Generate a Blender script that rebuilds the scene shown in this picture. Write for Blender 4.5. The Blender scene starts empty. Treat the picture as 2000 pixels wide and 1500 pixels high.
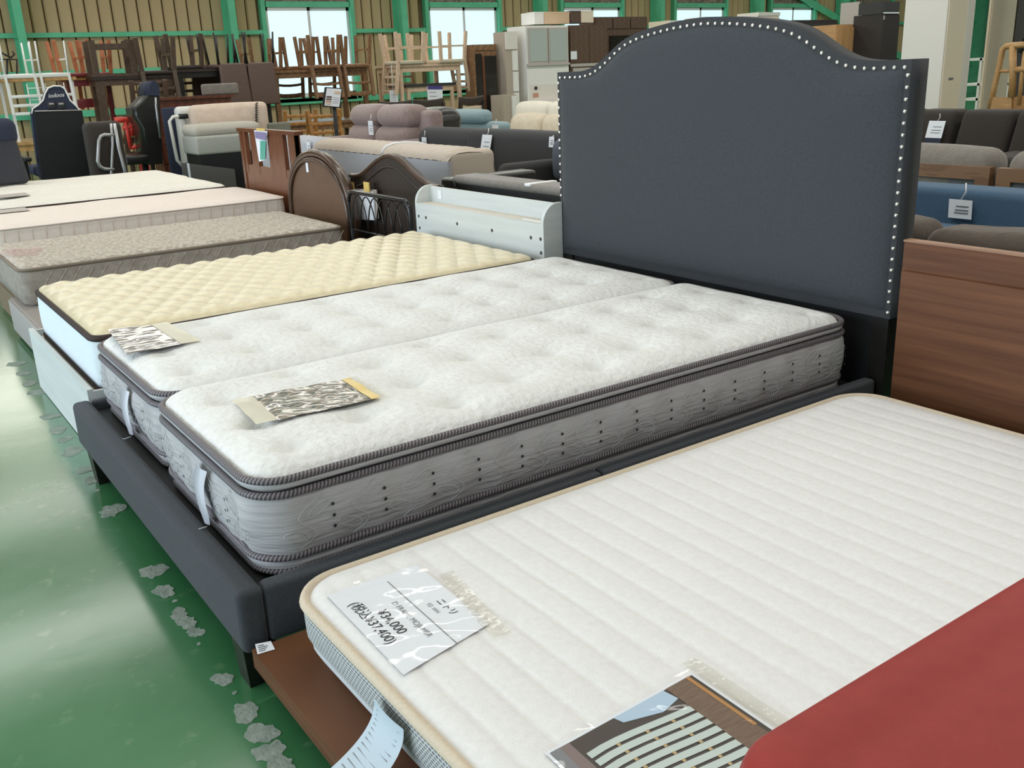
import bpy, math, random
import numpy as np
from mathutils import Matrix, Vector
random.seed(7); np.random.seed(7)
PI = math.pi
SC = bpy.context.scene
COL = SC.collection

# ------------------------------------------------------------------ camera
F = 1861.75; YAW, PITCH, ROLL = 0.970686, 0.317615, 0.0426559
CAM = np.array([0, 0, 1.22])
_f = np.array([math.cos(YAW)*math.cos(PITCH), math.sin(YAW)*math.cos(PITCH), -math.sin(PITCH)])
_r = np.array([math.sin(YAW), -math.cos(YAW), 0.0]); _d = np.cross(_f, _r)
_r2 = _r*math.cos(ROLL)+_d*math.sin(ROLL); _d2 = -_r*math.sin(ROLL)+_d*math.cos(ROLL)
def ray(u, v): return _f+_r2*(u-1000)/F+_d2*(v-750)/F
def onz(u, v, z): D = ray(u, v); return CAM+D*(z-CAM[2])/D[2]
def onx(u, v, x): D = ray(u, v); return CAM+D*(x-CAM[0])/D[0]
def ony(u, v, y): D = ray(u, v); return CAM+D*(y-CAM[1])/D[1]
cam = bpy.data.cameras.new('camera'); camo = bpy.data.objects.new('camera', cam); COL.objects.link(camo)
cam.sensor_width = 36; cam.lens = F/2000*36; cam.clip_start = .02; cam.clip_end = 200
_m = Matrix([[_r2[i], -_d2[i], -_f[i], CAM[i]] for i in range(3)]+[[0, 0, 0, 1]])
camo.matrix_world = _m
SC.camera = camo

# ------------------------------------------------------------------ world, light, exposure
SC.view_settings.view_transform = 'Standard'; SC.view_settings.look = 'None'
SC.view_settings.gamma = 1; SC.view_settings.exposure = -0.08
SC.view_settings.use_curve_mapping = False
W = bpy.data.worlds.new('overcast_sky'); SC.world = W; W.use_nodes = True
W.node_tree.nodes['Background'].inputs[0].default_value = (.78, .9, 1, 1)
W.node_tree.nodes['Background'].inputs[1].default_value = 1.6
def area(name, loc, rot, sx, sy, e, col):
    l = bpy.data.lights.new(name, 'AREA'); l.shape = 'RECTANGLE'; l.size = sx; l.size_y = sy; l.energy = e; l.color = col
    o = bpy.data.objects.new(name, l); o.location = loc; o.rotation_euler = rot; COL.objects.link(o); return o
LAMP_ROWS = (-1.3, 2.3, 5.9, 9.5, 13.1)
for ly in LAMP_ROWS:
    area('tube_row_light', (12, ly, 3.97), (0, 0, 0), 27, .28, 330, (1, .955, .91))
area('loading_door_daylight', (-5.9, 5.0, 1.75), (0, -PI/2, 0), 3.2, 13.5, 540, (.78, .90, 1))

# ------------------------------------------------------------------ helpers
def children_of(o): return [c for c in bpy.data.objects if c.parent == o]
class B:
    def __init__(s): s.v = []; s.f = []; s.sm = []; s.mi = []; s.uv = []; s.m = 0
    def add(s, vs, fs, smooth=False, uv=None):
        n = len(s.v); s.v += [tuple(map(float, p)) for p in vs]
        s.f += [tuple(i+n for i in q) for q in fs]; s.sm += [smooth]*len(fs); s.mi += [s.m]*len(fs)
        s.uv += list(uv) if uv is not None else [(p[0], p[2]) for p in vs]
        return s
    def box(s, a, b, c, d, e, g):      # x0,x1,y0,y1,z0,z1
        vs = [(x, y, z) for x in (a, b) for y in (c, d) for z in (e, g)]
        return s.add(vs, [(0, 1, 3, 2), (4, 6, 7, 5), (0, 4, 5, 1), (2, 3, 7, 6), (0, 2, 6, 4), (1, 5, 7, 3)])
    def hexa(s, lo, hi):               # two quads of 4 points
        return s.add(list(lo)+list(hi), [(3, 2, 1, 0), (4, 5, 6, 7)]+[(i, (i+1) % 4, (i+1) % 4+4, i+4) for i in range(4)])
    def rbox(s, a, b, c, d, e, g, r=.03, k=3, n=1, puff=(0, 0, 0), fn=None):
        mn = np.array([a, c, e], float); mx = np.array([b, d, g], float); r = min(r, .499*min(mx-mn))
        def axis(i):
            t = [mn[i]+r*(1-math.cos(PI/2*j/k))*1.0 for j in range(k)]
            t = [mn[i]+r*j/k for j in range(k)]
            mid = list(np.linspace(mn[i]+r, mx[i]-r, n+1))
            return t+mid+[mx[i]-r*j/k for j in range(k-1, -1, -1)]
        A = [axis(i) for i in range(3)]; N = len(A[0]); idx = {}; vs = []; fs = []
        def vert(i, j, l):
            key = (i, j, l)
            if key in idx: return idx[key]
            p = np.array([A[0][i], A[1][j], A[2][l]]); q = np.clip(p, mn+r, mx-r); w = p-q; L = np.linalg.norm(w)
            if L > 1e-9:
                w2 = np.array([math.copysign(math.sin(min(abs(t)/r, 1)*PI/4)/math.sin(PI/4), t) for t in w])
                L = np.linalg.norm(w2); p = q+w2/L*r
            h = (mx-mn)/2; ctr = (mx+mn)/2; t = (p-ctr)/h; o = np.zeros(3)
            for ax in range(3):
                if puff[ax]:
                    u_, v_ = [t[z] for z in range(3) if z != ax]
                    o[ax] = puff[ax]*t[ax]*max(0, 1-u_*u_)**.6*max(0, 1-v_*v_)**.6
            p = p+o
            if fn: p = np.array(fn(p))
            idx[key] = len(vs); vs.append(p); return idx[key]
        for i in range(N-1):
            for j in range(N-1):
                for (q, flip) in ((0, 0), (N-1, 1)):
                    for ax in range(3):
                        def pt(u, v):
                            return vert(*((q, u, v) if ax == 0 else (u, q, v) if ax == 1 else (u, v, q)))
                        w = [pt(i, j), pt(i+1, j), pt(i+1, j+1), pt(i, j+1)]
                        if (flip == 0) ^ (ax == 1): w = w[::-1]
                        fs.append(tuple(w))
        return s.add(vs, fs, True)
    def tube(s, P, r, n=8, closed=False, caps=True):
        P = [np.array(p, float) for p in P]; m = len(P); vs = []; uv = []; fs = []; L = 0
        up = np.array([0, 0, 1.0])
        rr = r if hasattr(r, '__len__') else [r]*m
        prev = None
        for i in range(m):
            a = P[i-1] if (i > 0 or closed) else P[i]; b = P[(i+1) % m] if (i < m-1 or closed) else P[i]
            t = b-a; t = t/(np.linalg.norm(t)+1e-12)
            ref = up if abs(t[2]) < .95 else np.array([1.0, 0, 0])
            if prev is None: x = np.cross(ref, t)
            else: x = prev-t*np.dot(prev, t)
            if np.linalg.norm(x) < 1e-6: x = np.cross(ref, t)
            x = x/np.linalg.norm(x); prev = x; y = np.cross(t, x)
            if i: L += np.linalg.norm(P[i]-P[i-1])
            for j in range(n):
                A_ = 2*PI*j/n
                vs.append(P[i]+rr[i]*(x*math.cos(A_)+y*math.sin(A_))); uv.append((L, j/n))
        for i in range(m if closed else m-1):
            for j in range(n):
                fs.append((i*n+j, i*n+(j+1) % n, ((i+1) % m)*n+(j+1) % n, ((i+1) % m)*n+j))
        s.add(vs, fs, True, uv)
        if caps and not closed:
            k = len(s.v)-m*n
            s.f += [tuple(k+j for j in reversed(range(n))), tuple(k+(m-1)*n+j for j in range(n))]; s.sm += [False]*2; s.mi += [s.m]*2
        return s
    def bar(s, p, q, w, h=None):       # square bar between two points
        p = np.array(p, float); q = np.array(q, float); h = h or w; t = (q-p)/np.linalg.norm(q-p)
        ref = np.array([0, 0, 1.0]) if abs(t[2]) < .9 else np.array([0, 1.0, 0])
        x = np.cross(ref, t); x /= np.linalg.norm(x); y = np.cross(t, x)
        qd = lambda c: [c+x*w/2*a+y*h/2*b for a, b in ((-1, -1), (1, -1), (1, 1), (-1, 1))]
        return s.hexa(qd(p), qd(q))
    def prism(s, poly, axis, a, b, smooth=False):   # poly of 2D points in the other two axes (cyclic order x,y,z without axis)
        n = len(poly); mk = lambda p, t: (t, p[0], p[1]) if axis == 0 else (p[0], t, p[1]) if axis == 1 else (p[0], p[1], t)
        vs = [mk(p, a) for p in poly]+[mk(p, b) for p in poly]
        s.add(vs, [tuple(reversed(range(n))), tuple(range(n, 2*n))])
        k = len(s.v)-2*n
        for i in range(n):
            s.f.append((k+i, k+(i+1) % n, k+n+(i+1) % n, k+n+i)); s.sm.append(smooth); s.mi.append(s.m)
        return s
    def grid(s, P, smooth=True, uv=None, closed_u=False):      # P[nu][nv][3]
        P = np.asarray(P); a, b = P.shape[:2]
        fs = [(i*b+j, ((i+1) % a)*b+j, ((i+1) % a)*b+j+1, i*b+j+1) for i in range(a if closed_u else a-1) for j in range(b-1)]
        return s.add(P.reshape(-1, 3), fs, smooth, uv)
    def lathe(s, prof, c=(0, 0, 0), n=16):
        P = [[(c[0]+r*math.cos(2*PI*i/n), c[1]+r*math.sin(2*PI*i/n), c[2]+z) for r, z in prof] for i in range(n)]
        return s.grid(P, True, None, True)
    def obj(s, name, mat, parent=None, local=False, kind=None, fix=True):
        off = Vector((0, 0, 0)); p = parent
        if not local:
            while p is not None: off = off+p.location; p = p.parent
        me = bpy.data.meshes.new(name)
        me.from_pydata([(v[0]-off[0], v[1]-off[1], v[2]-off[2]) for v in s.v], [], s.f)
        mats = mat if isinstance(mat, (list, tuple)) else [mat]
        for q in mats: me.materials.append(MAT[q])
        me.polygons.foreach_set('use_smooth', s.sm)
        me.polygons.foreach_set('material_index', s.mi)
        ul = me.uv_layers.new(name='uv'); li = np.zeros(len(me.loops), np.int32); me.loops.foreach_get('vertex_index', li)
        ul.data.foreach_set('uv', np.array(s.uv, float)[li].ravel())
        me.update()
        if fix:
            import bmesh
            bm = bmesh.new(); bm.from_mesh(me); bmesh.ops.recalc_face_normals(bm, faces=bm.faces); bm.to_mesh(me); bm.free()
        o = bpy.data.objects.new(name, me); COL.objects.link(o); o.parent = parent
        if kind: o['kind'] = kind
        return o
def tag(o, label, cat, group=None):
    o['label'] = label; o['category'] = cat
    if group: o['group'] = group
    return o
def thing(name, label, cat, loc=(0, 0, 0), rz=0, group=None):
    o = bpy.data.objects.new(name, None); COL.objects.link(o); o.location = loc; o.rotation_euler = (0, 0, rz); o.empty_display_size = .1
    return tag(o, label, cat, group)
def struct(o): o['kind'] = 'structure'; return o
def copy_tree(o, parent=None):
    c = o.copy(); COL.objects.link(c); c.parent = parent
    for ch in list(o.children): copy_tree(ch, c)
    return c

MAT = {}
def M(name, col, rough=.6, col2=None, nscale=8, stretch=(1, 1, 1), bump=0, bscale=60, metal=0, spec=.5, coat=0, sheen=0, emit=0, kind='noise', trans=0, detail=4, lo=.35, hi=.65, alpha=1):
    m = bpy.data.materials.new(name); m.use_nodes = True; T = m.node_tree; N = T.nodes; L = T.links
    b = N['Principled BSDF']; b.inputs['Base Color'].default_value = (*col, 1); b.inputs['Roughness'].default_value = rough
    b.inputs['Metallic'].default_value = metal; b.inputs['Specular IOR Level'].default_value = spec
    b.inputs['Coat Weight'].default_value = coat; b.inputs['Coat Roughness'].default_value = .08
    if sheen: b.inputs['Sheen Weight'].default_value = sheen; b.inputs['Sheen Roughness'].default_value = .4
    if emit: b.inputs['Emission Color'].default_value = (*col, 1); b.inputs['Emission Strength'].default_value = emit
    if trans: b.inputs['Transmission Weight'].default_value = trans
    if alpha < 1: b.inputs['Alpha'].default_value = alpha
    tc = N.new('ShaderNodeTexCoord'); mp = N.new('ShaderNodeMapping'); mp.inputs['Scale'].default_value = stretch
    L.new(tc.outputs['Object'], mp.inputs['Vector'])
    if col2:
        if kind == 'wood':
            t = N.new('ShaderNodeTexWave'); t.wave_type = 'BANDS'; t.inputs['Scale'].default_value = nscale; t.inputs['Distortion'].default_value = 7
            t.inputs['Detail'].default_value = 4; t.inputs['Detail Scale'].default_value = 1.3
        else:
            t = N.new('ShaderNodeTexNoise'); t.inputs['Scale'].default_value = nscale; t.inputs['Detail'].default_value = detail
        L.new(mp.outputs[0], t.inputs['Vector'])
        r = N.new('ShaderNodeValToRGB'); r.color_ramp.elements[0].color = (*col, 1); r.color_ramp.elements[1].color = (*col2, 1)
        r.color_ramp.elements[0].position = lo; r.color_ramp.elements[1].position = hi
        L.new(t.outputs['Fac'] if 'Fac' in t.outputs else t.outputs[0], r.inputs[0]); L.new(r.outputs[0], b.inputs['Base Color'])
    if bump:
        t = N.new('ShaderNodeTexNoise'); t.inputs['Scale'].default_value = bscale; t.inputs['Detail'].default_value = 3; L.new(mp.outputs[0], t.inputs['Vector'])
        bp = N.new('ShaderNodeBump'); bp.inputs['Strength'].default_value = bump; bp.inputs['Distance'].default_value = .01
        L.new(t.outputs['Fac'], bp.inputs['Height']); L.new(bp.outputs[0], b.inputs['Normal'])
    MAT[name] = m; return m
def uvmat(name, build, rough=.7):
    m = bpy.data.materials.new(name); m.use_nodes = True; N = m.node_tree.nodes; L = m.node_tree.links
    b = N['Principled BSDF']; b.inputs['Roughness'].default_value = rough
    tc = N.new('ShaderNodeTexCoord'); build(N, L, b, tc.outputs['UV']); MAT[name] = m
def h2l(h):
    c = [int(h[i:i+2], 16)/255 for i in (0, 2, 4)]
    return tuple(x/12.92 if x <= .04045 else ((x+.055)/1.055)**2.4 for x in c)

# ------------------------------------------------------------------ materials
M('wall_tan', (.50, .365, .20), .75, (.57, .42, .235), 3, (1, 1, .2), bump=.1, bscale=40)
M('wall_back_board', (.16, .11, .05), .9, (.22, .15, .07), 6)
M('mesh_dark', (.17, .14, .11), .8, (.30, .25, .20), 14, (1, 1, 1.6), lo=.45, hi=.55)
M('green_steel', (.11, .50, .28), .45, (.13, .56, .33), 5, bump=.05)
M('sash', (.78, .74, .74), .4, metal=.2)
M('window_light', (.60, .86, .98), .5, emit=1.0)
M('window_high', (1, .97, .86), .5, emit=3.2)
M('concrete_wall', (.48, .46, .42), .85, (.56, .54, .5), 4)
M('roof_sheet', (.55, .53, .48), .8, (.6, .58, .53), 3)
M('tube_glow', (1, .95, .86), .5, emit=4)
M('lamp_housing', (.8, .8, .78), .5)
M('chip', (.20, .25, .21), .75, (.30, .34, .30), 30, bump=.35, bscale=90, spec=.25)
M('charcoal_linen', (.050, .054, .061), .95, (.060, .065, .073), 180, bump=.25, bscale=500, sheen=.15, spec=.2)
M('charcoal_side', (.048, .050, .054), .95, (.056, .058, .062), 180, bump=.25, bscale=500, sheen=.1, spec=.2)
M('nail', (.82, .80, .76), .22, metal=.9)
M('black', (.008, .008, .009), .55, spec=.4)
M('black_wood', (.010, .009, .008), .35, (.016, .014, .012), 20)
M('knit_white', (.74, .735, .71), .92, (.80, .795, .775), 55, bump=.7, bscale=50, sheen=.1, spec=.2, detail=6)
M('cream_satin', (.70, .60, .39), .24, (.77, .67, .45), 30, bump=.12, bscale=240, sheen=.2)
M('pale_blue_cloth', (.70, .78, .82), .8, (.75, .82, .86), 60, bump=.1, bscale=400)
M('brown_tape', (.035, .018, .014), .7)
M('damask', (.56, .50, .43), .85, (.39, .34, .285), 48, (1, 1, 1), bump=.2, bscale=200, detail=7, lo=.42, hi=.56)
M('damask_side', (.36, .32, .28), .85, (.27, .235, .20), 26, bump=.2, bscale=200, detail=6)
M('damask_tape', (.20, .16, .12), .8)
M('pinkish_cloth', (.80, .70, .63), .9, (.83, .73, .66), 40, bump=.15, bscale=200)
M('ivory_cloth', (.78, .74, .66), .9, (.82, .78, .70), 30, bump=.25, bscale=90)
M('white_cotton', (.77, .755, .745), .93, (.81, .795, .785), 80, bump=.22, bscale=330, spec=.2)
M('beige_tape', (.60, .50, .38), .85, (.66, .56, .43), 200, bump=.2, bscale=600)
M('white_knit', (.62, .64, .66), .9, bump=.2, bscale=300)
M('walnut', (.085, .032, .013), .5, (.175, .072, .032), 6, (.6, .3, 8), bump=.03, bscale=120, lo=.25, hi=.75, detail=9, spec=.25)
M('walnut_light', (.26, .13, .07), .45, (.32, .17, .09), 3, (2, .5, 8), kind='wood')
M('red_brown_wood', (.125, .040, .016), .35, (.155, .053, .022), 3, (6, 6, 1), kind='wood', coat=.1)
M('dark_brown_wood', (.055, .028, .016), .3, (.072, .037, .021), 3, (5, 5, 1), kind='wood', coat=.2)
M('arch_panel', (.115, .060, .032), .45, (.125, .066, .036), 3, (8, 1, 2), kind='wood')
M('espresso', (.026, .016, .011), .45, (.034, .021, .015), 3, (6, 6, 1), kind='wood')
M('ash_white', (.56, .59, .575), .6, (.62, .645, .63), 6, (.5, .3, 5), spec=.25, detail=6)
M('ash_warm', (.60, .54, .46), .55, (.66, .60, .52), 5, (3, .4, 3), spec=.3)
M('white_laminate', (.80, .78, .74), .45)
M('hole_dark', (.05, .045, .04), .7)
M('iron', (.007, .007, .008), .3, metal=.3, coat=.3)
M('taupe_base', (.27, .235, .205), .9, (.30, .26, .23), 200, bump=.2, bscale=500)
M('taupe_front', (.33, .31, .29), .9, (.36, .34, .32), 200, bump=.2, bscale=500)
M('olive_base', (.17, .13, .08), .9, (.2, .15, .095), 100, bump=.2, bscale=400)
M('red_leather', (.27, .024, .020), .55, (.30, .028, .023), 40, bump=.10, bscale=420, spec=.3)
M('paper', (.78, .80, .84), .55)
M('paper_blue', (.48, .56, .62), .6)
M('tape_yellow', (.72, .52, .16), .3, spec=.5)
M('tape_cream', (.68, .64, .50), .3, alpha=.85)
def filmmat(name, fac, rough, bscale, bstr, tint=(1, 1, 1)):
    m = bpy.data.materials.new(name); m.use_nodes = True; N = m.node_tree.nodes; L = m.node_tree.links
    N.remove(N['Principled BSDF']); out = N['Material Output']; tr = N.new('ShaderNodeBsdfTransparent'); tr.inputs[0].default_value = (*tint, 1); gl = N.new('ShaderNodeBsdfGlossy'); gl.inputs['Roughness'].default_value = rough
    mx = N.new('ShaderNodeMixShader'); mx.inputs[0].default_value = fac
    tc = N.new('ShaderNodeTexCoord'); n = N.new('ShaderNodeTexNoise'); n.inputs['Scale'].default_value = bscale; n.inputs['Detail'].default_value = 2; L.new(tc.outputs['Object'], n.inputs['Vector'])
    bp = N.new('ShaderNodeBump'); bp.inputs['Strength'].default_value = bstr; bp.inputs['Distance'].default_value = .02; L.new(n.outputs[0], bp.inputs['Height']); L.new(bp.outputs[0], gl.inputs['Normal'])
    L.new(tr.outputs[0], mx.inputs[1]); L.new(gl.outputs[0], mx.inputs[2]); L.new(mx.outputs[0], out.inputs[0]); MAT[name] = m
filmmat('film', .04, .06, 13, .14); filmmat('tape_clear', .08, .12, 30, .2, (.93, .92, .88))
M('ink', (.02, .02, .022), .7)
M('ink_grey', (.22, .22, .23), .7)
M('pic_brown', (.055, .040, .032), .4); M('pic_slat', (.55, .62, .58), .4); M('pic_green', (.10, .32, .15), .4); M('pic_blue', (.45, .58, .72), .4)
M('pic_wood', (.14, .085, .055), .4, (.19, .12, .08), 30, (1, 6, 1)); M('pic_orange', (.45, .22, .07), .4); M('pic_mauve', (.22, .16, .15), .4); M('pic_gold', (.5, .36, .18), .4)
M('foil', (.33, .27, .20), .12, (.05, .07, .06), 60, (1, 2.2, 1), spec=.9, coat=.9, bump=1.0, bscale=55, lo=.45, hi=.55)
M('foil_grey', (.40, .37, .37), .12, (.16, .15, .16), 30, (1, 2, 1), spec=.9, coat=.9, bump=1.0, bscale=40, lo=.4, hi=.5)
M('satin_tag', (.50, .50, .56), .3, coat=.3)
M('thread', (.50, .50, .51), .6)
M('grey_light_fab', (.42, .42, .45), .95, (.47, .47, .50), 150, bump=.2, bscale=400)
M('beige_fab', (.52, .43, .35), .95, (.56, .47, .385), 90, bump=.2, bscale=400, sheen=.2)
M('mauve_fab', (.25, .185, .17), .95, (.30, .225, .21), 40, bump=.3, bscale=60, sheen=.3)
M('black_leather', (.013, .012, .011), .35, bump=.2, bscale=80, coat=.2)
M('pale_blue_fab', (.27, .37, .40), .95, (.31, .41, .44), 120, bump=.2, bscale=300)
M('dark_grey_fab', (.036, .035, .036), .95, (.045, .044, .045), 160, bump=.25, bscale=400, sheen=.1)
M('cream_fab', (.62, .53, .40), .9, (.68, .59, .46), 20, bump=.2, bscale=200)
M('ivory_leather', (.74, .69, .58), .55, (.78, .73, .62), 10)
M('blue_grey_fab', (.075, .085, .11), .95, (.09, .10, .13), 160, bump=.25, bscale=400)
M('brown_black_fab', (.032, .025, .021), .95, (.04, .032, .027), 100, bump=.25, bscale=300, sheen=.1)
M('taupe_fab', (.085, .064, .050), .9, (.11, .083, .065), 12, bump=.35, bscale=30, sheen=.2)
M('denim_fab', (.055, .11, .185), .95, (.068, .13, .21), 160, bump=.25, bscale=400, sheen=.1)
M('grey_fab', (.20, .18, .155), .95, (.235, .21, .185), 30, bump=.3, bscale=60, sheen=.2)
M('slate_fab', (.15, .155, .165), .95, bump=.2, bscale=300)
M('oak', (.42, .235, .085), .45, (.50, .29, .11), 3, (1, 1, 6), kind='wood')
M('amber_wood', (.36, .17, .045), .4, (.43, .21, .06), 3, (1, 1, 6), kind='wood')
M('mid_wood', (.20, .10, .045), .4, (.26, .135, .062), 3, (1, 1, 6), kind='wood')
M('pale_wood', (.62, .45, .31), .5, (.68, .50, .355), 3, (1, 1, 6), kind='wood')
M('brown_wood', (.075, .045, .028), .45, (.095, .058, .036), 3, (1, 1, 6), kind='wood')
M('white_paint', (.78, .77, .72), .45)
M('black_steel', (.02, .017, .016), .4, metal=.3)
M('brown_vinyl', (.105, .063, .048), .6, (.125, .077, .06), 60)
M('red_seat', (.22, .03, .035), .35, coat=.3); M('red_wood', (.42, .14, .06), .4, (.48, .17, .075), 3, (1, 1, 6), kind='wood')
M('red_plastic', (.62, .045, .03), .4)
M('grey_steel', (.42, .42, .42), .35, metal=.7)
M('ivory_steel', (.66, .65, .60), .4)
M('pink_quilt', (.60, .48, .38), .9, (.66, .53, .43), 12, bump=.5, bscale=22)
M('navy', (.018, .024, .048), .85, (.023, .03, .058), 120, bump=.2, bscale=300)
M('grey_navy', (.035, .037, .045), .95, (.045, .047, .055), 120, bump=.2, bscale=300)
M('cherry', (.10, .028, .014), .35, (.14, .042, .02), 3, (1, 6, 6), kind='wood', coat=.3)
M('glass_dark', (.02, .017, .014), .06, spec=.8)
M('glass_grey', (.46, .50, .47), .12, spec=.8)
M('greige_wood', (.42, .345, .275), .5, (.47, .39, .315), 3, (6, 6, 1), kind='wood')
M('grey_panel', (.47, .42, .38), .6)
M('cocoa', (.095, .052, .032), .45, (.115, .064, .04), 3, (1, 1, 8), kind='wood')
M('honey_wood', (.46, .25, .11), .45, (.52, .29, .13), 3, (1, 1, 8), kind='wood')
M('dark_cabinet', (.022, .016, .015), .5); M('charcoal_panel', (.03, .029, .031), .5)
M('warm_lit_white', (.82, .70, .55), .5); M('warm_lit_white2', (.74, .69, .63), .5)  # first tone brightened and warmed to stand in for warm light on side faces
M('sign_blue', (.06, .045, .22), .5); M('sign_pink', (.55, .28, .2), .5); M('peach', (.7, .5, .33), .5)
M('cushion_beige', (.55, .48, .36), .9)
M('teal_print', (.10, .38, .30), .3); M('purple_print', (.25, .22, .38), .3)

def b_cord(N, L, b, uv):       # twisted cord stripes
    sp = N.new('ShaderNodeSeparateXYZ'); L.new(uv, sp.inputs[0])
    a = N.new('ShaderNodeMath'); a.operation = 'MULTIPLY_ADD'; L.new(sp.outputs[0], a.inputs[0]); a.inputs[1].default_value = 115; 
    c = N.new('ShaderNodeMath'); c.operation = 'MULTIPLY'; L.new(sp.outputs[1], c.inputs[0]); c.inputs[1].default_value = 2.0; L.new(c.outputs[0], a.inputs[2])
    f = N.new('ShaderNodeMath'); f.operation = 'FRACT'; L.new(a.outputs[0], f.inputs[0])
    r = N.new('ShaderNodeValToRGB'); L.new(f.outputs[0], r.inputs[0]); e = r.color_ramp.elements
    e[0].color = (.06, .05, .056, 1); e[0].position = .25; e[1].color = (.30, .27, .29, 1); e[1].position = .6
    x = e.new(.95); x.color = (.06, .05, .056, 1)
    L.new(r.outputs[0], b.inputs['Base Color'])
    bp = N.new('ShaderNodeBump'); bp.inputs['Strength'].default_value = .8; bp.inputs['Distance'].default_value = .004
    L.new(r.outputs[0], bp.inputs['Height']); L.new(bp.outputs[0], b.inputs['Normal'])
uvmat('cord', b_cord, .55)
def b_side(N, L, b, uv):       # silver-grey ribbed side fabric
    w = N.new('ShaderNodeTexWave'); w.inputs['Scale'].default_value = 90; w.inputs['Distortion'].default_value = .6; L.new(uv, w.inputs[0])
    n = N.new('ShaderNodeTexNoise'); n.inputs['Scale'].default_value = 9; mp = N.new('ShaderNodeMapping'); mp.inputs['Scale'].default_value = (1, 9, 1); L.new(uv, mp.inputs[0]); L.new(mp.outputs[0], n.inputs['Vector'])
    r = N.new('ShaderNodeValToRGB'); L.new(w.outputs[0], r.inputs[0]); r.color_ramp.elements[0].color = (.41, .40, .41, 1); r.color_ramp.elements[1].color = (.47, .46, .47, 1)
    L.new(r.outputs[0], b.inputs['Base Color'])
    bp = N.new('ShaderNodeBump'); bp.inputs['Strength'].default_value = .45; bp.inputs['Distance'].default_value = .012; L.new(n.outputs[0], bp.inputs['Height']); L.new(bp.outputs[0], b.inputs['Normal'])
uvmat('silver_side', b_side, .55)
def b_mesh(N, L, b, uv):       # 3D mesh fabric: rows of dark ovals in pale knit
    mp = N.new('ShaderNodeMapping'); mp.inputs['Scale'].default_value = (95, 95, 1); L.new(uv, mp.inputs[0])
    br = N.new('ShaderNodeTexBrick'); br.inputs['Scale'].default_value = 1; br.inputs['Mortar Size'].default_value = .16; br.inputs['Brick Width'].default_value = 1.0; br.inputs['Row Height'].default_value = .62
    br.inputs['Color1'].default_value = (.14, .15, .17, 1); br.inputs['Color2'].default_value = (.20, .21, .23, 1); br.inputs['Mortar'].default_value = (.62, .62, .60, 1); br.inputs['Mortar Smooth'].default_value = .4
    L.new(mp.outputs[0], br.inputs['Vector']); L.new(br.outputs['Color'], b.inputs['Base Color'])
    bp = N.new('ShaderNodeBump'); bp.inputs['Strength'].default_value = .6; bp.inputs['Distance'].default_value = .003; L.new(br.outputs['Fac'], bp.inputs['Height']); L.new(bp.outputs[0], b.inputs['Normal'])
uvmat('mesh_side', b_mesh, .8)
def floor_mat():
    m = bpy.data.materials.new('green_floor'); m.use_nodes = True; N = m.node_tree.nodes; L = m.node_tree.links; b = N['Principled BSDF']
    tc = N.new('ShaderNodeTexCoord')
    n = N.new('ShaderNodeTexNoise'); n.inputs['Scale'].default_value = 1.6; n.inputs['Detail'].default_value = 8; n.inputs['Roughness'].default_value = .62; L.new(tc.outputs['Object'], n.inputs['Vector'])
    r = N.new('ShaderNodeValToRGB'); L.new(n.outputs[0], r.inputs[0]); e = r.color_ramp.elements
    e[0].color = (.036, .150, .056, 1); e[0].position = .3; e[1].color = (.066, .205, .090, 1); e[1].position = .72
    n2 = N.new('ShaderNodeTexNoise'); n2.inputs['Scale'].default_value = 14; n2.inputs['Detail'].default_value = 6; L.new(tc.outputs['Object'], n2.inputs['Vector'])
    r2 = N.new('ShaderNodeValToRGB'); L.new(n2.outputs[0], r2.inputs[0]); r2.color_ramp.elements[0].position = .62; r2.color_ramp.elements[1].position = .80
    mx = N.new('ShaderNodeMix'); mx.data_type = 'RGBA'; L.new(r2.outputs[0], mx.inputs[0]); L.new(r.outputs[0], mx.inputs[6]); mx.inputs[7].default_value = (.16, .27, .15, 1)
    L.new(mx.outputs[2], b.inputs['Base Color']); b.inputs['Coat Weight'].default_value = .55; b.inputs['Coat Roughness'].default_value = .16; b.inputs['Specular IOR Level'].default_value = .5
    rr = N.new('ShaderNodeMapRange'); L.new(n.outputs[0], rr.inputs[0]); rr.inputs[3].default_value = .10; rr.inputs[4].default_value = .22; L.new(rr.outputs[0], b.inputs['Roughness'])
    bp = N.new('ShaderNodeBump'); bp.inputs['Strength'].default_value = .10; bp.inputs['Distance'].default_value = .01
    n3 = N.new('ShaderNodeTexNoise'); n3.inputs['Scale'].default_value = 5; n3.inputs['Detail'].default_value = 5; L.new(tc.outputs['Object'], n3.inputs['Vector'])
    L.new(n3.outputs[0], bp.inputs['Height']); L.new(bp.outputs[0], b.inputs['Normal'])
    MAT['green_floor'] = m
floor_mat()

# ------------------------------------------------------------------ the hall
YW = 17.0; X0, X1, Y0, ZC = -6.0, 36.0, -8.0, 5.2
fl = struct(B().box(X0, X1, Y0, YW+.3, -.2, 0).obj('floor', 'green_floor')); 
struct(B().box(X0, X1, Y0, YW+.3, ZC, ZC+.15).obj('ceiling', 'roof_sheet'))
struct(B().box(X1, X1+.2, Y0, YW+.3, 0, ZC).obj('wall_right', 'concrete_wall'))
struct(B().box(X0, X1, Y0-.2, Y0, 0, ZC).obj('wall_front', 'concrete_wall'))
wl = B(); wl.box(X0-.2, X0, Y0, -2, 0, ZC); wl.box(X0-.2, X0, 12, YW+.3, 0, ZC); wl.box(X0-.2, X0, -2, 12, 3.5, ZC)
struct(wl.obj('wall_left', 'concrete_wall'))
S17 = YW/12
wx = [(4.79*S17+3.293*i*1.0, 4.79*S17+3.293*i+1.12*S17) for i in range(0, 8)]
WZ0, WZ1 = .95, 2.40
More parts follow.
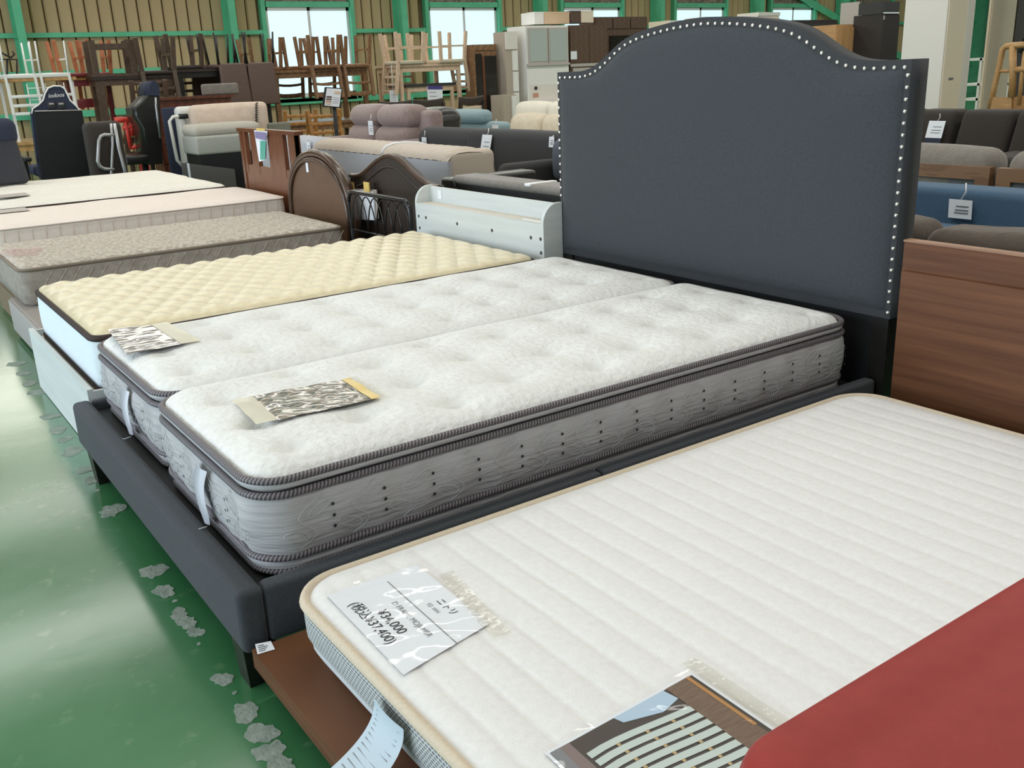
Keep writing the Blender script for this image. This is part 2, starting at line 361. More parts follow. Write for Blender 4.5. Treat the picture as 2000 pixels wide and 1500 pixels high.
wb = bpy.data.objects.new('wall_back', None); COL.objects.link(wb); struct(wb); wb['label'] = 'tan ribbed sheet wall at the back of the hall'
B().box(X0, X1, YW+.16, YW+.3, 0, ZC).obj('backing', 'wall_back_board', wb)
pw = .2025
def panel_mesh(z0, z1):
    p = B(); p.prism([(0, 0), (.02, -.03), (pw-.035, -.03), (pw-.015, 0)], 2, z0, z1); return p.obj('siding_panel', 'wall_tan', wb)
protos = {}
i = 0; xx = 1.0
while xx < 31:
    w = next((w for w in wx if w[0]-.12 < xx+pw/2 < w[1]+.12), None)
    for (a, b_) in (((0, WZ0-.06), (2.75, ZC)) if w else ((0, ZC),)):
        if (a, b_) not in protos: o = panel_mesh(a, b_); protos[(a, b_)] = o
        else: o = protos[(a, b_)].copy(); COL.objects.link(o); o.parent = wb
        o.location = (xx, YW+.12, 0)
    xx += pw
tn = 0
def trim(bm, mat='green_steel'):
    global tn; tn += 1
    return struct(bm.obj('trim_%d' % tn, mat))
for k in range(-1, 10):
    cx = 1.925*S17+3.293*k+.05
    c = B(); c.box(cx-.06, cx+.06, YW-.30, YW-.285, 0, ZC); c.box(cx-.06, cx+.06, YW+.04, YW+.055, 0, ZC); c.box(cx-.008, cx+.008, YW-.285, YW+.04, 0, ZC)
    if cx > 0: trim(c)
for gz in (2.03, .84, 1.47):      # girts between windows
    xs = [X0]+[t for w in wx for t in (w[0]-.1, w[1]+.1)]+[X1]
    if gz == .84: trim(B().box(0, X1, YW-.02, YW+.06, gz-.05, gz+.05)); continue
    for a in range(0, len(xs), 2):
        if xs[a+1] > 0 and xs[a] < 30 and not (gz == 1.47 and xs[a] > 4): trim(B().box(xs[a], xs[a+1], YW-.01, YW+.06, gz-.035, gz+.035))
trim(B().box(0, X1, YW-.02, YW+.06, 2.72, 2.78))
for n, w in enumerate(x for x in wx if x[1] > 3 and x[0] < 26):
    g = bpy.data.objects.new('window_%d' % (n+1), None); COL.objects.link(g); struct(g); a, b_ = w
    fr = B()
    for t in (a-.06, b_+.06): fr.box(t-.04, t+.04, YW-.02, YW+.1, 0.84, 2.75)
    fr.box(a, b_, YW-.02, YW+.1, WZ1+.04, WZ1+.13); fr.box(a, b_, YW-.02, YW+.1, WZ0-.12, WZ0-.04)
    fr.obj('surround', 'green_steel', g)
    B().box(a, b_, YW+.05, YW+.08, WZ1+.13, 2.72).obj('transom_panel', 'mesh_dark', g)
    m_ = (a+b_)/2
    for (p, q, yy) in ((a-.02, m_+.03, 0.03), (m_-.03, b_+.02, .07)):
        s_ = B()
        for t in (p, q-.05): s_.box(t, t+.05, YW+yy, YW+yy+.03, WZ0-.04, WZ1+.04)
        s_.box(p, q, YW+yy, YW+yy+.03, WZ1-.02, WZ1+.04); s_.box(p, q, YW+yy, YW+yy+.03, WZ0-.04, WZ0+.03)
        so = s_.obj('sash', 'sash', g)
        B().box(p+.05, q-.05, YW+yy+.01, YW+yy+.02, WZ0+.03, WZ1-.02).obj('pane', 'window_light', so)
for k in range(5):                # high daylight windows over the siding
    a = 1.0+k*5.2; g = bpy.data.objects.new('window_%d' % (20+k), None); COL.objects.link(g); struct(g)
    B().box(a, a+4.2, YW+.04, YW+.07, 3.0, 4.2).obj('pane', 'window_high', g)
    f_ = B(); f_.box(a-.06, a+4.26, YW+.02, YW+.1, 2.94, 3.0); f_.box(a-.06, a+4.26, YW+.02, YW+.1, 4.2, 4.26); f_.box(a-.06, a, YW+.02, YW+.1, 3.0, 4.2); f_.box(a+4.2, a+4.26, YW+.02, YW+.1, 3.0, 4.2)
    f_.obj('frame', 'sash', g)
# diagonal wind brace
p, q = ony(1555, -12, YW-.06), ony(1645, 42, YW-.06)
p = p+(p-q)*1.5; q = q+(q-p)*.6
trim(B().bar(p, q, .03, .17))
# lamp fixtures (out of view; mirrored in the floor)
for ly, where in zip(LAMP_ROWS, ('in front of the red table', 'over the charcoal upholstered bed', 'over the grey damask mattress', 'over the black gaming chair', 'over the stacked tables at the back')):
    t = thing('fluorescent_fixture', 'white fluorescent lamp row under the roof '+where, 'lamp', (12, ly, 4.02), group='lamp rows under the roof')
    B().box(-1.5, 25.5, ly-.14, ly+.14, 4.0, 4.06).obj('housing', 'lamp_housing', t)
    for k in range(8):
        B().tube([(-1+3.3*k, ly, 4.06), (-1+3.3*k, ly, ZC)], .01, 6).obj('hanger', 'grey_steel', t)
# worn patches of floor paint
Z2 = lambda x, y: (x/1.874, 700+y/1.874)
for (px, py, rr) in ((60, 20, 26), (85, 55, 24), (108, 92, 26), (133, 125, 28), (185, 212, 30), (213, 262, 30), (238, 296, 24), (266, 340, 36), (310, 410, 26), (333, 448, 26), (355, 485, 10), (412, 556, 42), (562, 778, 44), (600, 852, 36), (640, 888, 8), (655, 935, 30), (684, 968, 34), (716, 1002, 28), (728, 1045, 7), (815, 1175, 34), (858, 1225, 8), (900, 1297, 46), (955, 1372, 52), (988, 1440, 50), (1032, 1492, 46)):
    c = onz(*Z2(px, py), 0); e = onz(*Z2(px+rr, py), 0); R = np.linalg.norm(e-c); n = 26
    ph = [random.uniform(0, 6.28) for _ in range(4)]
    poly = []
    for i in range(n):
        a = 2*PI*i/n; r = R*(1+.16*math.sin(2*a+ph[0])+.10*math.sin(3*a+ph[1])+.09*math.sin(7*a+ph[2])+random.uniform(-.10, .10))
        poly.append((c[0]+r*math.cos(a), c[1]+1.25*r*math.sin(a)))
    B().prism(poly, 2, -.002, .0008+.00012*(px % 7)).obj('paint_chip', 'chip', fl)

# ------------------------------------------------------------------ mattress tools
def perim(x0, x1, y0, y1, r, o=0, n=10, seg=.06):
    x0 -= o; x1 += o; y0 -= o; y1 += o; r = max(r+o, .004); P = []
    def line(a, b):
        m = max(1, int(np.linalg.norm(np.array(b)-np.array(a))/seg))
        for i in range(m): P.append(tuple(np.array(a)+(np.array(b)-np.array(a))*i/m))
    cs = ((x1-r, y0+r, -PI/2), (x1-r, y1-r, 0), (x0+r, y1-r, PI/2), (x0+r, y0+r, PI))
    st = (x0+r, y0)
    for cx, cy, a0 in cs:
        en = (cx+r*math.cos(a0), cy+r*math.sin(a0)); line(st, en)
        for i in range(n):
            a = a0+PI/2*i/n; P.append((cx+r*math.cos(a), cy+r*math.sin(a)))
        st = (cx+r*math.cos(a0+PI/2), cy+r*math.sin(a0+PI/2))
    h = len(P)//2
    return P[h:]+P[:h]
def sdf(x, y, x0, x1, y0, y1, r):
    qx = np.abs(x-(x0+x1)/2)-(x1-x0)/2+r; qy = np.abs(y-(y0+y1)/2)-(y1-y0)/2+r
    return -(np.hypot(np.maximum(qx, 0), np.maximum(qy, 0))+np.minimum(np.maximum(qx, qy), 0)-r)
def top_sheet(bm, x0, x1, y0, y1, z, r, edge, wedge, step, hf=None):
    xs = np.linspace(x0, x1, int((x1-x0)/step)+1); ys = np.linspace(y0, y1, int((y1-y0)/step)+1)
    X, Y = np.meshgrid(xs, ys, indexing='ij')
    cx = np.clip(X, x0+r, x1-r); cy = np.clip(Y, y0+r, y1-r); dx, dy = X-cx, Y-cy; D = np.hypot(dx, dy); k = np.where(D > r, r/np.maximum(D, 1e-9), 1)
    X = cx+dx*k; Y = cy+dy*k
    d = np.maximum(sdf(X, Y, x0, x1, y0, y1, r), 0)
    t = np.minimum(d/wedge, 1); Z = z-edge*(1-np.sqrt(np.maximum(0, 1-(1-t)**2)))
    if hf is not None: Z = Z+hf(X, Y)*np.minimum(d/(wedge*.8), 1)
    bm.grid(np.stack([X, Y, Z], -1), True, np.stack([X, Y], -1).reshape(-1, 2))
    return lambda u, v: 0
def loft(bm, box, r, prof, seg=.03, wob=None):
    rings = []
    base = perim(*box, r, 0, 8, seg); n = len(base)
    S = np.cumsum([0]+[np.hypot(base[i][0]-base[i-1][0], base[i][1]-base[i-1][1]) for i in range(1, n)])
    for (o, z) in prof:
        P = perim(*box, r, 0, 8, seg)
        cx, cy = (box[0]+box[1])/2, (box[2]+box[3])/2
        Q = []
        for i in range(n):
            a = np.array(P[i-1]); b = np.array(P[(i+1) % n]); t = b-a; t = t/np.linalg.norm(t); nr = np.array([t[1], -t[0]])
            w = wob(S[i], z) if wob else 0
            Q.append((P[i][0]+nr[0]*(o+w), P[i][1]+nr[1]*(o+w), z))
        rings.append(Q)
    G = np.array(rings).transpose(1, 0, 2)
    uv = [(S[i], prof[j][1]) for i in range(n) for j in range(len(prof))]
    bm.grid(G, True, uv, True)
    return bm
def ring(bm, box, r, o, z, rad, n=7, zf=None):
    P = perim(*box, r, o, 8, .03)
    bm.tube([(p[0], p[1], z+(zf(p[0], p[1]) if zf else 0)) for p in P], rad, n, closed=True); return bm
def curve_pts(fn, n): return [fn(i/n) for i in range(n+1)]

# ------------------------------------------------------------------ the bed with the nail-trimmed headboard
bed = thing('upholstered_bed', 'charcoal fabric bed with tall arched headboard edged in silver nailheads', 'bed', (1.55, 2.5, 0))
YR, YL = 1.73, 3.300
B().rbox(.487, .545, YR, YL, .088, .236, .018, 3, 6).obj('foot_rail', 'charcoal_linen', bed)
for a, b_ in ((YR, YR+.044), (YL-.036, YL)):
    for (p, q) in ((.546, 1.455), (1.458, 2.60)):
        B().rbox(p, q, a, b_, .10, .232, .012, 2, 2).obj('side_rail', 'charcoal_linen', bed)
B().box(.54, 2.58, YR+.044, YL-.036, .175, .204).obj('deck', 'black', bed)
for lx, ly in ((.489, YR+.015), (.489, 3.105), (2.5, YR+.02), (2.5, 3.15)):
    B().hexa([(lx+.006, ly+.006, 0), (lx+.064, ly+.006, 0), (lx+.064, ly+.066, 0), (lx+.006, ly+.066, 0)], [(lx, ly, .1), (lx+.072, ly, .1), (lx+.072, ly+.075, .1), (lx, ly+.075, .1)]).obj('leg', 'black_wood', bed)
HBX = 2.600
nails_px = [(1091, 152), (1102.5, 151), (1120, 151), (1136, 151), (1154, 147), (1162, 142), (1171, 136), (1180, 127.5), (1189, 120), (1198, 110), (1206, 99.5), (1215.5, 92), (1225, 86), (1235, 81), (1244.5, 76.7), (1255, 72), (1277, 65.7), (1309.6, 56.8), (1344, 50), (1366, 46.8), (1401, 45.8), (1426.6, 45.8), (1452.6, 47), (1479, 50), (1493.6, 51.6), (1507.5, 53.8), (1520, 56), (1534, 58.8), (1546, 63), (1559, 68.8), (1572, 75.8), (1583, 84.5), (1596, 93.8), (1607.5, 103), (1620, 111.8), (1633, 121.8), (1649.5, 127.5), (1666, 131), (1683, 134.5), (1700.5, 135), (1718, 135), (1737.5, 132.5), (1757, 131), (1775, 132)]
top = np.array([onx(u, v, HBX)[1:] for u, v in nails_px])
# symmetric arch from both halves
cy = (top[0, 0]+top[-1, 0])/2; hw = (top[0, 0]-top[-1, 0])/2
ss = np.linspace(0, 1, 41)
left = np.interp(ss, (top[:, 0]-cy)[::-1]/hw, top[::-1, 1]); right = np.interp(ss, -(top[:, 0]-cy)/hw, top[:, 1])
arc = (left+right)/2
arc = np.convolve(np.pad(arc, 2, 'edge'), np.ones(5)/5, 'valid')
def hz(y): return float(np.interp(abs(y-cy)/hw, ss, arc))
HB0 = .435
line = [(cy+hw, z) for z in np.linspace(HB0+.02, hz(cy+hw), 20)]+[(y, hz(y)) for y in np.linspace(cy+hw, cy-hw, 90)[1:]]+[(cy-hw, z) for z in np.linspace(hz(cy-hw), HB0+.02, 20)[1:]]
line = np.array(line)
def offset(P, o):
    out = []
    for i in range(len(P)):
        t = P[min(i+1, len(P)-1)]-P[max(i-1, 0)]; t = t/np.linalg.norm(t); out.append(P[i]+o*np.array([t[1]*1, -t[0]])*1)
    return np.array(out)
out_l = np.array([(y+(.008 if y > cy+hw-.001 else -.008 if y < cy-hw+.001 else 0), z) for y, z in line])
out_l[20:109] = np.array([(y*1.0+(y-cy)/hw*.008, hz(y)+.022) for y in np.linspace(cy+hw, cy-hw, 90)[1:]])
out_l[19] = (cy+hw+.008, hz(cy+hw)+.022)
out_l[0, 1] = out_l[-1, 1] = HB0
poly = [tuple(p) for p in out_l]
B().prism(poly[::-1], 0, HBX, HBX+.085, True).obj('headboard', 'charcoal_side', bed)
# padded front panel inside the nail line (domed)
rows = []
for k, (o, h) in enumerate(((.010, 0), (.014, .004), (.03, .012), (.07, .018), (.16, .022), (.35, .024), (1, .024))):
    f_ = min(o, .99)
    rows.append([(HBX-h, cy+(y-cy)*(1-f_/hw if o < .5 else .001), (.80+(z-.80)*(1-f_/.55 if o < .5 else .001))) for y, z in line]+[(HBX-h, cy+(line[-1][0]-cy)*(1-2*t)*(1-f_/hw if o < .5 else .001), .80+(HB0+.02-.80)*(1-f_/.55 if o < .5 else .001)) for t in np.linspace(0, 1, 40)[1:-1]])
B().grid(np.array(rows).transpose(1, 0, 2), True, None, True).obj('front_pad', 'charcoal_linen', bed)
nb = B(); nb.lathe([(.0066, 0), (.0061, .0026), (.0044, .0046), (.0017, .0057), (0.0001, .006)], n=10)
N0 = nb.obj('nailhead', 'nail', bed, local=True); N0.rotation_euler = (0, -PI/2, 0)
dense = []; L = 0; seglen = np.r_[0, np.cumsum(np.hypot(*np.diff(line, axis=0).T))]
nn = int(seglen[-1]/.0335)
for i in range(nn+1):
    s_ = seglen[-1]*i/nn; y = np.interp(s_, seglen, line[:, 0]); z = np.interp(s_, seglen, line[:, 1])
    o = N0 if i == 0 else N0.copy()
    if i: COL.objects.link(o); o.parent = bed
    o.location = (HBX-.001-bed.location[0], y-bed.location[1], z)
B().box(2.615, 2.66, YR+.0, 3.33, .02, HB0+.02).obj('lower_panel', 'black', bed)
for y in (cy-hw+.0, cy+hw-.06): B().box(2.607, 2.675, y, y+.06, 0, HB0+.02).obj('headboard_post', 'black_wood', bed)

def pillow_top(name, label, x0, x1, y0, y1, seed, i0=.008, i1=.008):
    t = thing(name, label, 'mattress', ((x0+x1)/2, (y0+y1)/2, .205), group='twin pillow-top mattresses on the charcoal bed'); R = .085
    rs = np.random.RandomState(seed)
    tx = []; nx = 9; ny = 3
    for i in range(nx):
        for j in range(ny):
            tx.append((x0+(i+.6)*(x1-x0)/nx+rs.uniform(-.012, .012), y0+(y1-y0)*(.2+.3*j+(0.06 if i % 2 else -.06))+rs.uniform(-.015, .015)))
    tx = np.array(tx)
    nz = [(rs.uniform(8, 26), rs.uniform(-26, 26), rs.uniform(0, 6.28)) for _ in range(10)]
    def hf(X, Y):
        h = np.zeros_like(X)
        for a, b_ in tx:
            dx, dy = X-a, Y-b_; d2 = dx*dx+dy*dy
            h -= .020*np.exp(-d2/(2*.020**2))+.015*np.exp(-d2/(2*.062**2))+.005*np.exp(-dx*dx/(2*.07**2)-dy*dy/(2*.008**2))
        for a, b_, c in nz: h += .0006*np.sin(a*X+b_*Y+c)
        # embossed scrolls
        h += .0016*np.clip(np.sin(95*X+7*np.sin(31*Y))*np.sin(88*Y+6*np.sin(36*X))*np.clip(np.sin(9*X+seed)+np.sin(11*Y+1), 0, 1), 0, 1)
        return h
    zt = .468
    b = B(); top_sheet(b, x0+.008, x1-.008, y0+i0, y1-i1, zt, R, .046, .15, .0085, hf)
    tp = b.obj('pillow_top', 'knit_white', t, fix=False)
    box = (x0, x1, y0, y1)
    loft(B(), box, R, [(-.006, .428), (.004, .421), (.003, .412), (-.008, .402)], ).obj('gusset', 'silver_side', t)
    wob = lambda s, z: .0035*math.sin(s*23+seed)*math.sin(z*40)+.002*math.sin(s*61)
    loft(B(), box, R, [(.0, .392), (.007, .375), (.011, .34), (.011, .31), (.007, .275), (0, .256)], .02, wob).obj('side_border', 'silver_side', t)
    loft(B(), box, R, [(-.004, .245), (.0, .232), (-.006, .215), (-.03, .205), (-.2, .206)]).obj('bottom_border', 'silver_side', t)
    for (o, z, rad) in ((0.0, .429, .0085), (.003, .397, .0085), (.001, .251, .0085), (-.004, .2165, .007)):
        ring(B(), box, R, o, z, rad).obj('cord', 'cord', t)
    # stitched vines and eyelets along the visible faces
    sb = B(); eb = B()
    def face(kind, s, z):            # s along the face, z height -> point just off the surface
        bulge = .011*math.sin(max(0, min(1, (z-.256)/.136))*PI)**.6+.0045
        return (s, y0-bulge, z) if kind == 'y' else (x0-bulge, s, z)
    for kind, a, b_, step in (('y', x0+.10, x1-.08, .125), ('x', y0+.10, y1-.08, .16)):
        s = a; k = 0
        while s < b_:
            lean = .028
            sb.tube([face(kind, s+lean*math.sin(q*7)+.045*q-.02, .268+.112*q) for q in np.linspace(0, 1, 12)], .0008, 4)
            for (cs, cz, fl_) in ((.03, .35, 1), (-.026, .30, -1)):
                P = [face(kind, s+cs+.028*math.cos(a_)*1.0+.004*math.sin(a_), .0+cz+.0115*math.sin(a_)+.010*math.cos(a_)*fl_) for a_ in np.linspace(0, 2*PI, 13)]
                sb.tube(P[:-1], .0008, 4, closed=True)
            if k % 1 == 0:
                for q in range(3):
                    c = face(kind, s+.062, .300+.026*q); p = np.array(c); n_ = 8
                    dirs = ((1, 0, 0), (0, 0, 1)) if kind == 'y' else ((0, 1, 0), (0, 0, 1))
                    out = np.array((0, -.001, 0)) if kind == 'y' else np.array((-.001, 0, 0))
                    vs = [p+out+.0042*(np.array(dirs[0])*math.cos(2*PI*i/n_)+np.array(dirs[1])*math.sin(2*PI*i/n_)) for i in range(n_)]
                    eb.add(vs, [tuple(range(n_))])
            s += step; k += 1
    sb.obj('embroidery', 'thread', t, kind='stuff'); eb.obj('eyelets', 'ink', t, kind='stuff')
    # loose satin care tag at the foot
    yt = y0+.30
    P = []
    for i in range(14):
        q = i/13; P.append([(x0-.016-.010*math.sin(q*PI*.9)-.006*q-.006*math.sin(w*PI), yt+.075*(w-.5)*(1 if q < .8 else 1-.5*(q-.8)/.2)+.010*math.sin(q*5), .385-.135*q) for w in np.linspace(0, 1, 6)])
    ct = B().grid(P).obj('care_tag', 'satin_tag', t)
    B().tube([(x0-.03, yt-.02, .245), (x0-.045, yt+.0, .235), (x0-.05, yt+.02, .232)], .0012, 4).obj('loose_thread', 'thread', ct)
    return t
mat_near = pillow_top('pillow_top_mattress', 'white pillow-top mattress with grey corded sides, nearest of the pair on the charcoal bed', .568, 2.53, 1.782, 2.508, 1, .008, -.010)
mat_far = pillow_top('pillow_top_mattress', 'white pillow-top mattress of the charcoal bed, lying beside the cream quilted mattress', .585, 2.52, 2.522, 3.260, 5, -.008, -.014)

def crumple_sheet(name, label, C, z, mats, na, nb, amp, seed, stripes):
    """C: four corner xy (p00,p10,p11,p01)."""
    t = thing(name, label, 'sign', (float(C[0][0]), float(C[0][1]), z)); rs = np.random.RandomState(seed)
    P = np.zeros((na, nb, 3)); wv = [(rs.uniform(-40, 40), rs.uniform(-40, 40), rs.uniform(0, 6)) for _ in range(9)]
    for i in range(na):
        for j in range(nb):
            u, v = i/(na-1), j/(nb-1)
            q = (1-u)*(1-v)*C[0]+u*(1-v)*C[1]+u*v*C[2]+(1-u)*v*C[3]
            h = sum(abs(math.sin(a*q[0]+b_*q[1]+c)) for a, b_, c in wv)/9
            P[i, j] = (q[0], q[1], z+amp*h)
    for nm, m_, a, b_, c, d in stripes:
        i0, i1, j0, j1 = int(a*(na-1)), int(b_*(na-1))+1, int(c*(nb-1)), int(d*(nb-1))+1
        Q = P[i0:i1, j0:j1].copy(); Q[..., 2] += .0012 if nm != 'picture' else 0
        B().grid(Q, True).obj(nm, m_, t, fix=False)
    return t
C1 = [onz(u, v, .472)[:2] for u, v in ((210, 642), (326, 628), (392, 662), (248, 690))]
C1 = [C1[3], C1[2], C1[1], C1[0]]
crumple_sheet('laminated_sign', 'crumpled grey laminated sign taped on the pillow-top mattress next to the cream one', C1, .464, None, 44, 44, .007, 3,
              [('picture', 'foil_grey', 0, .80, 0, 1), ('tape', 'tape_cream', .74, 1, 0, 1)])
C2 = [onz(u, v, .474)[:2] for u, v in ((500, 826), (757, 770), (697, 732), (452, 778))]
crumple_sheet('laminated_sign', 'glossy brown photo sign with yellow tape on the nearest pillow-top mattress', C2, .464, None, 70, 36, .008, 9,
              [('picture', 'foil', .14, .9, 0, 1), ('tape', 'tape_cream', 0, .17, 0, 1), ('yellow_tape', 'tape_yellow', .88, .95, 0, 1), ('clear_tape', 'tape_clear', .93, 1, 0, 1)])

# ------------------------------------------------------------------ cream quilted mattress on the ash drawer bed
ab = thing('drawer_bed', 'pale ash-white drawer bed with shelf headboard under the cream quilted mattress', 'bed', (1.55, 3.87, 0))
B().box(.543, .561, 3.305, 4.405, .004, .264).obj('foot_board', 'ash_white', ab)
for y in (3.305, 4.387): B().box(.561, 2.5, y, y+.018, .004, .255).obj('side_board', 'ash_white', ab)
B().box(.561, 2.5, 3.323, 4.387, .205, .228).obj('deck', 'ash_warm', ab)
hx, hb, y0, y1 = 2.49, 2.595, 3.345, 4.475
B().box(hx, hx+.018, y0+.018, y1-.018, .0, .575).obj('front_panel', 'ash_white', ab)
B().box(hb-.016, hb, y0+.018, y1-.018, .0, .655).obj('back_panel', 'ash_white', ab)
B().box(hx+.018, hb-.016, y0+.018, y1-.018, .56, .577).obj('shelf', 'ash_warm', ab)
sp = [(hx-.001, 0), (hb, 0), (hb, .662)]+[(hb-.02-.085*math.sin(a)*1.0, .575+.087*math.cos(a)) for a in np.linspace(0, PI/2, 9)]
for y in (y0, y1-.018): B().prism(sp, 1, y, y+.018).obj('side_panel', 'ash_white', ab)
for u, v in ((818, 422), (832, 425), (820, 445), (893, 437), (961, 450), (1037, 464), (1056, 467), (1057, 494)):
    p = onx(u, v, hx); B().tube([(hx-.0012, p[1], p[2]), (hx+.004, p[1], p[2])], .0085, 10).obj('screw_hole', 'hole_dark', ab)
p = onx(859, 380, hb-.017); tag(B().box(hb-.0185, hb-.017, p[1]-.018, p[1]+.018, p[2]-.022, p[2]+.022).obj('price_sticker', 'paper'), 'small white price sticker inside the ash shelf headboard', 'sticker')
p = onx(1045, 437, hx+.04); tag(B().box(hx+.02, hx+.035, p[1]-.07, p[1]+.07, .5775, .5815).obj('label_strip', 'white_laminate'), 'small white strip lying on the ash headboard shelf', 'strip')
ct = thing('quilted_mattress', 'cream satin mattress with diamond quilting and dark brown edge tape', 'mattress', (1.5, 3.85, .228))
x0, x1, y0, y1, R = .592, 2.44, 3.325, 4.375, .05
def qf(X, Y):
    a = .085; U = (X*.86+Y*.5)/a; V = (X*.86-Y*.5)/a*1.0
    return .011*(np.abs(np.sin(PI*U))**.55*np.abs(np.sin(PI*V))**.55)-.004
b = B(); top_sheet(b, x0+.004, x1-.004, y0+.004, y1-.004, .452, R, .026, .06, .008, qf); b.obj('quilted_top', 'cream_satin', ct, fix=False)
loft(B(), (x0, x1, y0, y1), R, [(0, .415), (.005, .36), (.005, .30), (0, .245), (-.02, .230), (-.3, .229)]).obj('side_border', 'pale_blue_cloth', ct)
for z in (.422, .242): loft(B(), (x0, x1, y0, y1), R, [(-.004, z+.012), (.007, z+.007), (.007, z-.007), (-.002, z-.012)]).obj('edge_tape', 'brown_tape', ct)

# ------------------------------------------------------------------ near white mattress on the walnut platform bed
wb_ = thing('platform_bed', 'low walnut platform bed with panelled walnut headboard under the near white mattress', 'bed', (1.5, 1.05, 0))
B().box(.495, 2.46, .47, 1.703, .078, .120).obj('platform', 'walnut', wb_)
B().box(.62, 2.4, .56, 1.60, 0.03, .078).obj('plinth', 'espresso', wb_)
for lx in (.7, 2.2):
    for ly in (.65, 1.45): B().box(lx, lx+.06, ly, ly+.06, 0, .05).obj('leg', 'espresso', wb_)
B().box(2.505, 2.535, .42, 1.612, .12, .702).obj('upper_panel', 'walnut', wb_)
B().box(2.484, 2.505, .42, 1.600, .12, .620).obj('lower_panel', 'walnut', wb_)
B().box(2.503, 2.537, .42, 1.614, .702, .707).obj('top_edge', 'walnut_light', wb_)
B().box(2.505, 2.535, 1.52, 1.58, 0, .12).obj('post', 'walnut', wb_); B().box(2.505, 2.535, .45, .51, 0, .12).obj('post', 'walnut', wb_)
wm = thing('channel_quilted_mattress', 'plain white mattress with straight channel stitching and beige edge tape, nearest of all', 'mattress', (1.46, 1.05, .12))
x0, x1, y0, y1, R = .565, 2.375, .445, 1.640, .10
def cf(X, Y):
    return .0042*(np.abs(np.sin(PI*(X-x0)/.066+.5*np.sin(3*Y)*.12))**.28)-.004+.0012*np.sin(5*X+3)*np.sin(7*Y)
b = B(); top_sheet(b, x0+.006, x1-.006, y0+.006, y1-.006, .276, R, .014, .05, .006, cf); b.obj('quilted_top', 'white_cotton', wm, fix=False)
box = (x0, x1, y0, y1)
loft(B(), box, R, [(.0, .258), (.004, .235), (.003, .195), (-.004, .178)]).obj('mesh_border', 'mesh_side', wm)
loft(B(), box, R, [(-.006, .180), (-.006, .165), (-.018, .14), (-.035, .122), (-.3, .121)]).obj('lower_border', 'white_knit', wm)
ring(B(), box, R, -.001, .262, .0115, 8).obj('edge_tape', 'beige_tape', wm)
def text(body, size, mat, parent, o, xd, yd, name='lettering', shear=0, align='LEFT'):
    c = bpy.data.curves.new('t', 'FONT'); c.body = body; c.size = size; c.shear = shear; c.align_x = align
    ob = bpy.data.objects.new('t', c); COL.objects.link(ob); bpy.context.view_layer.update()
    me = bpy.data.meshes.new_from_object(ob.evaluated_get(bpy.context.evaluated_depsgraph_get()))
    bpy.data.objects.remove(ob); bpy.data.curves.remove(c)
    xd = Vector(xd).normalized(); yd = Vector(yd); yd = (yd-xd*yd.dot(xd)).normalized(); z = xd.cross(yd)
    r = Vector((0, 0, 0)); p = parent
    while p is not None: r = r+p.location; p = p.parent
    o = Vector(o)-r
    me.transform(Matrix([[xd[i], yd[i], z[i], o[i]] for i in range(3)]+[[0, 0, 0, 1]]))
    me.materials.clear(); me.materials.append(MAT[mat]); me.name = name
    q = bpy.data.objects.new(name, me); COL.objects.link(q); q.parent = parent; return q
# price sheet taped on the mattress
ZS = .2795
ps = thing('price_sheet', 'white price sheet in clear film taped on the near white mattress, reading 34,000 yen', 'sign', (.70, 1.4, ZS))
cs = [onz(u, v, ZS) for u, v in ((638, 1163), (814, 1103), (956, 1218), (788, 1318))]   # bottom-left, top-left, top-right, bottom-right (reading towards -Y)
def quad(C, z, amp=0, n=12, seed=0, ex=0):
    C = [np.array(c[:2]) for c in C]; m = sum(C)/4; C = [m+(c-m)*(1+ex) for c in C]; rs = np.random.RandomState(seed); ph = rs.uniform(0, 6, 4)
    P = [[None]*n for _ in range(n)]
    for i in range(n):
        for j in range(n):
            u, v = i/(n-1), j/(n-1); q = (1-u)*(1-v)*C[0]+u*(1-v)*C[1]+u*v*C[2]+(1-u)*v*C[3]
            P[i][j] = (q[0], q[1], z+amp*(math.sin(q[0]*60+ph[0])*math.sin(q[1]*47+ph[1])+.6*math.sin(q[0]*31+q[1]*80+ph[2])))
    return P
B().grid(quad(cs, ZS)).obj('paper', 'paper', ps, fix=False)
ul, vl = np.array(cs[3][:2])-np.array(cs[0][:2]), np.array(cs[1][:2])-np.array(cs[0][:2])
def sp_(u, v): q = np.array(cs[0][:2])+ul*u+vl*v; return (q[0], q[1], ZS+.0009)
xd = (ul[0], ul[1], 0); yd = (vl[0], vl[1], 0)
for body, sz, u, v, m_ in (('ニトリ', .021, .46, .80, 'ink'), ('FZ-WH', .0125, .46, .70, 'ink_grey'), ('D FRAME MOJI-MBR', .0165, .32, .44, 'ink_grey'), ('¥34,000', .028, .36, .25, 'ink'), ('(税込¥37,400)', .028, .18, .10, 'ink')):
    text(body, sz, m_, ps, sp_(u, v), xd, yd)
B().bar(sp_(.08, .60), sp_(.92, .60), .0016, .0003).obj('rule_line', 'ink_grey', ps)
B().grid(quad(cs, ZS+.0035, .0011, 26, 4, .05)).obj('clear_film', 'film', ps, fix=False)
B().grid(quad([onz(u, v, ZS) for u, v in ((856, 1125), (885, 1115), (1000, 1240), (962, 1250))], ZS+.003, .0012, 12, 6)).obj('tape', 'tape_clear', ps, fix=False)
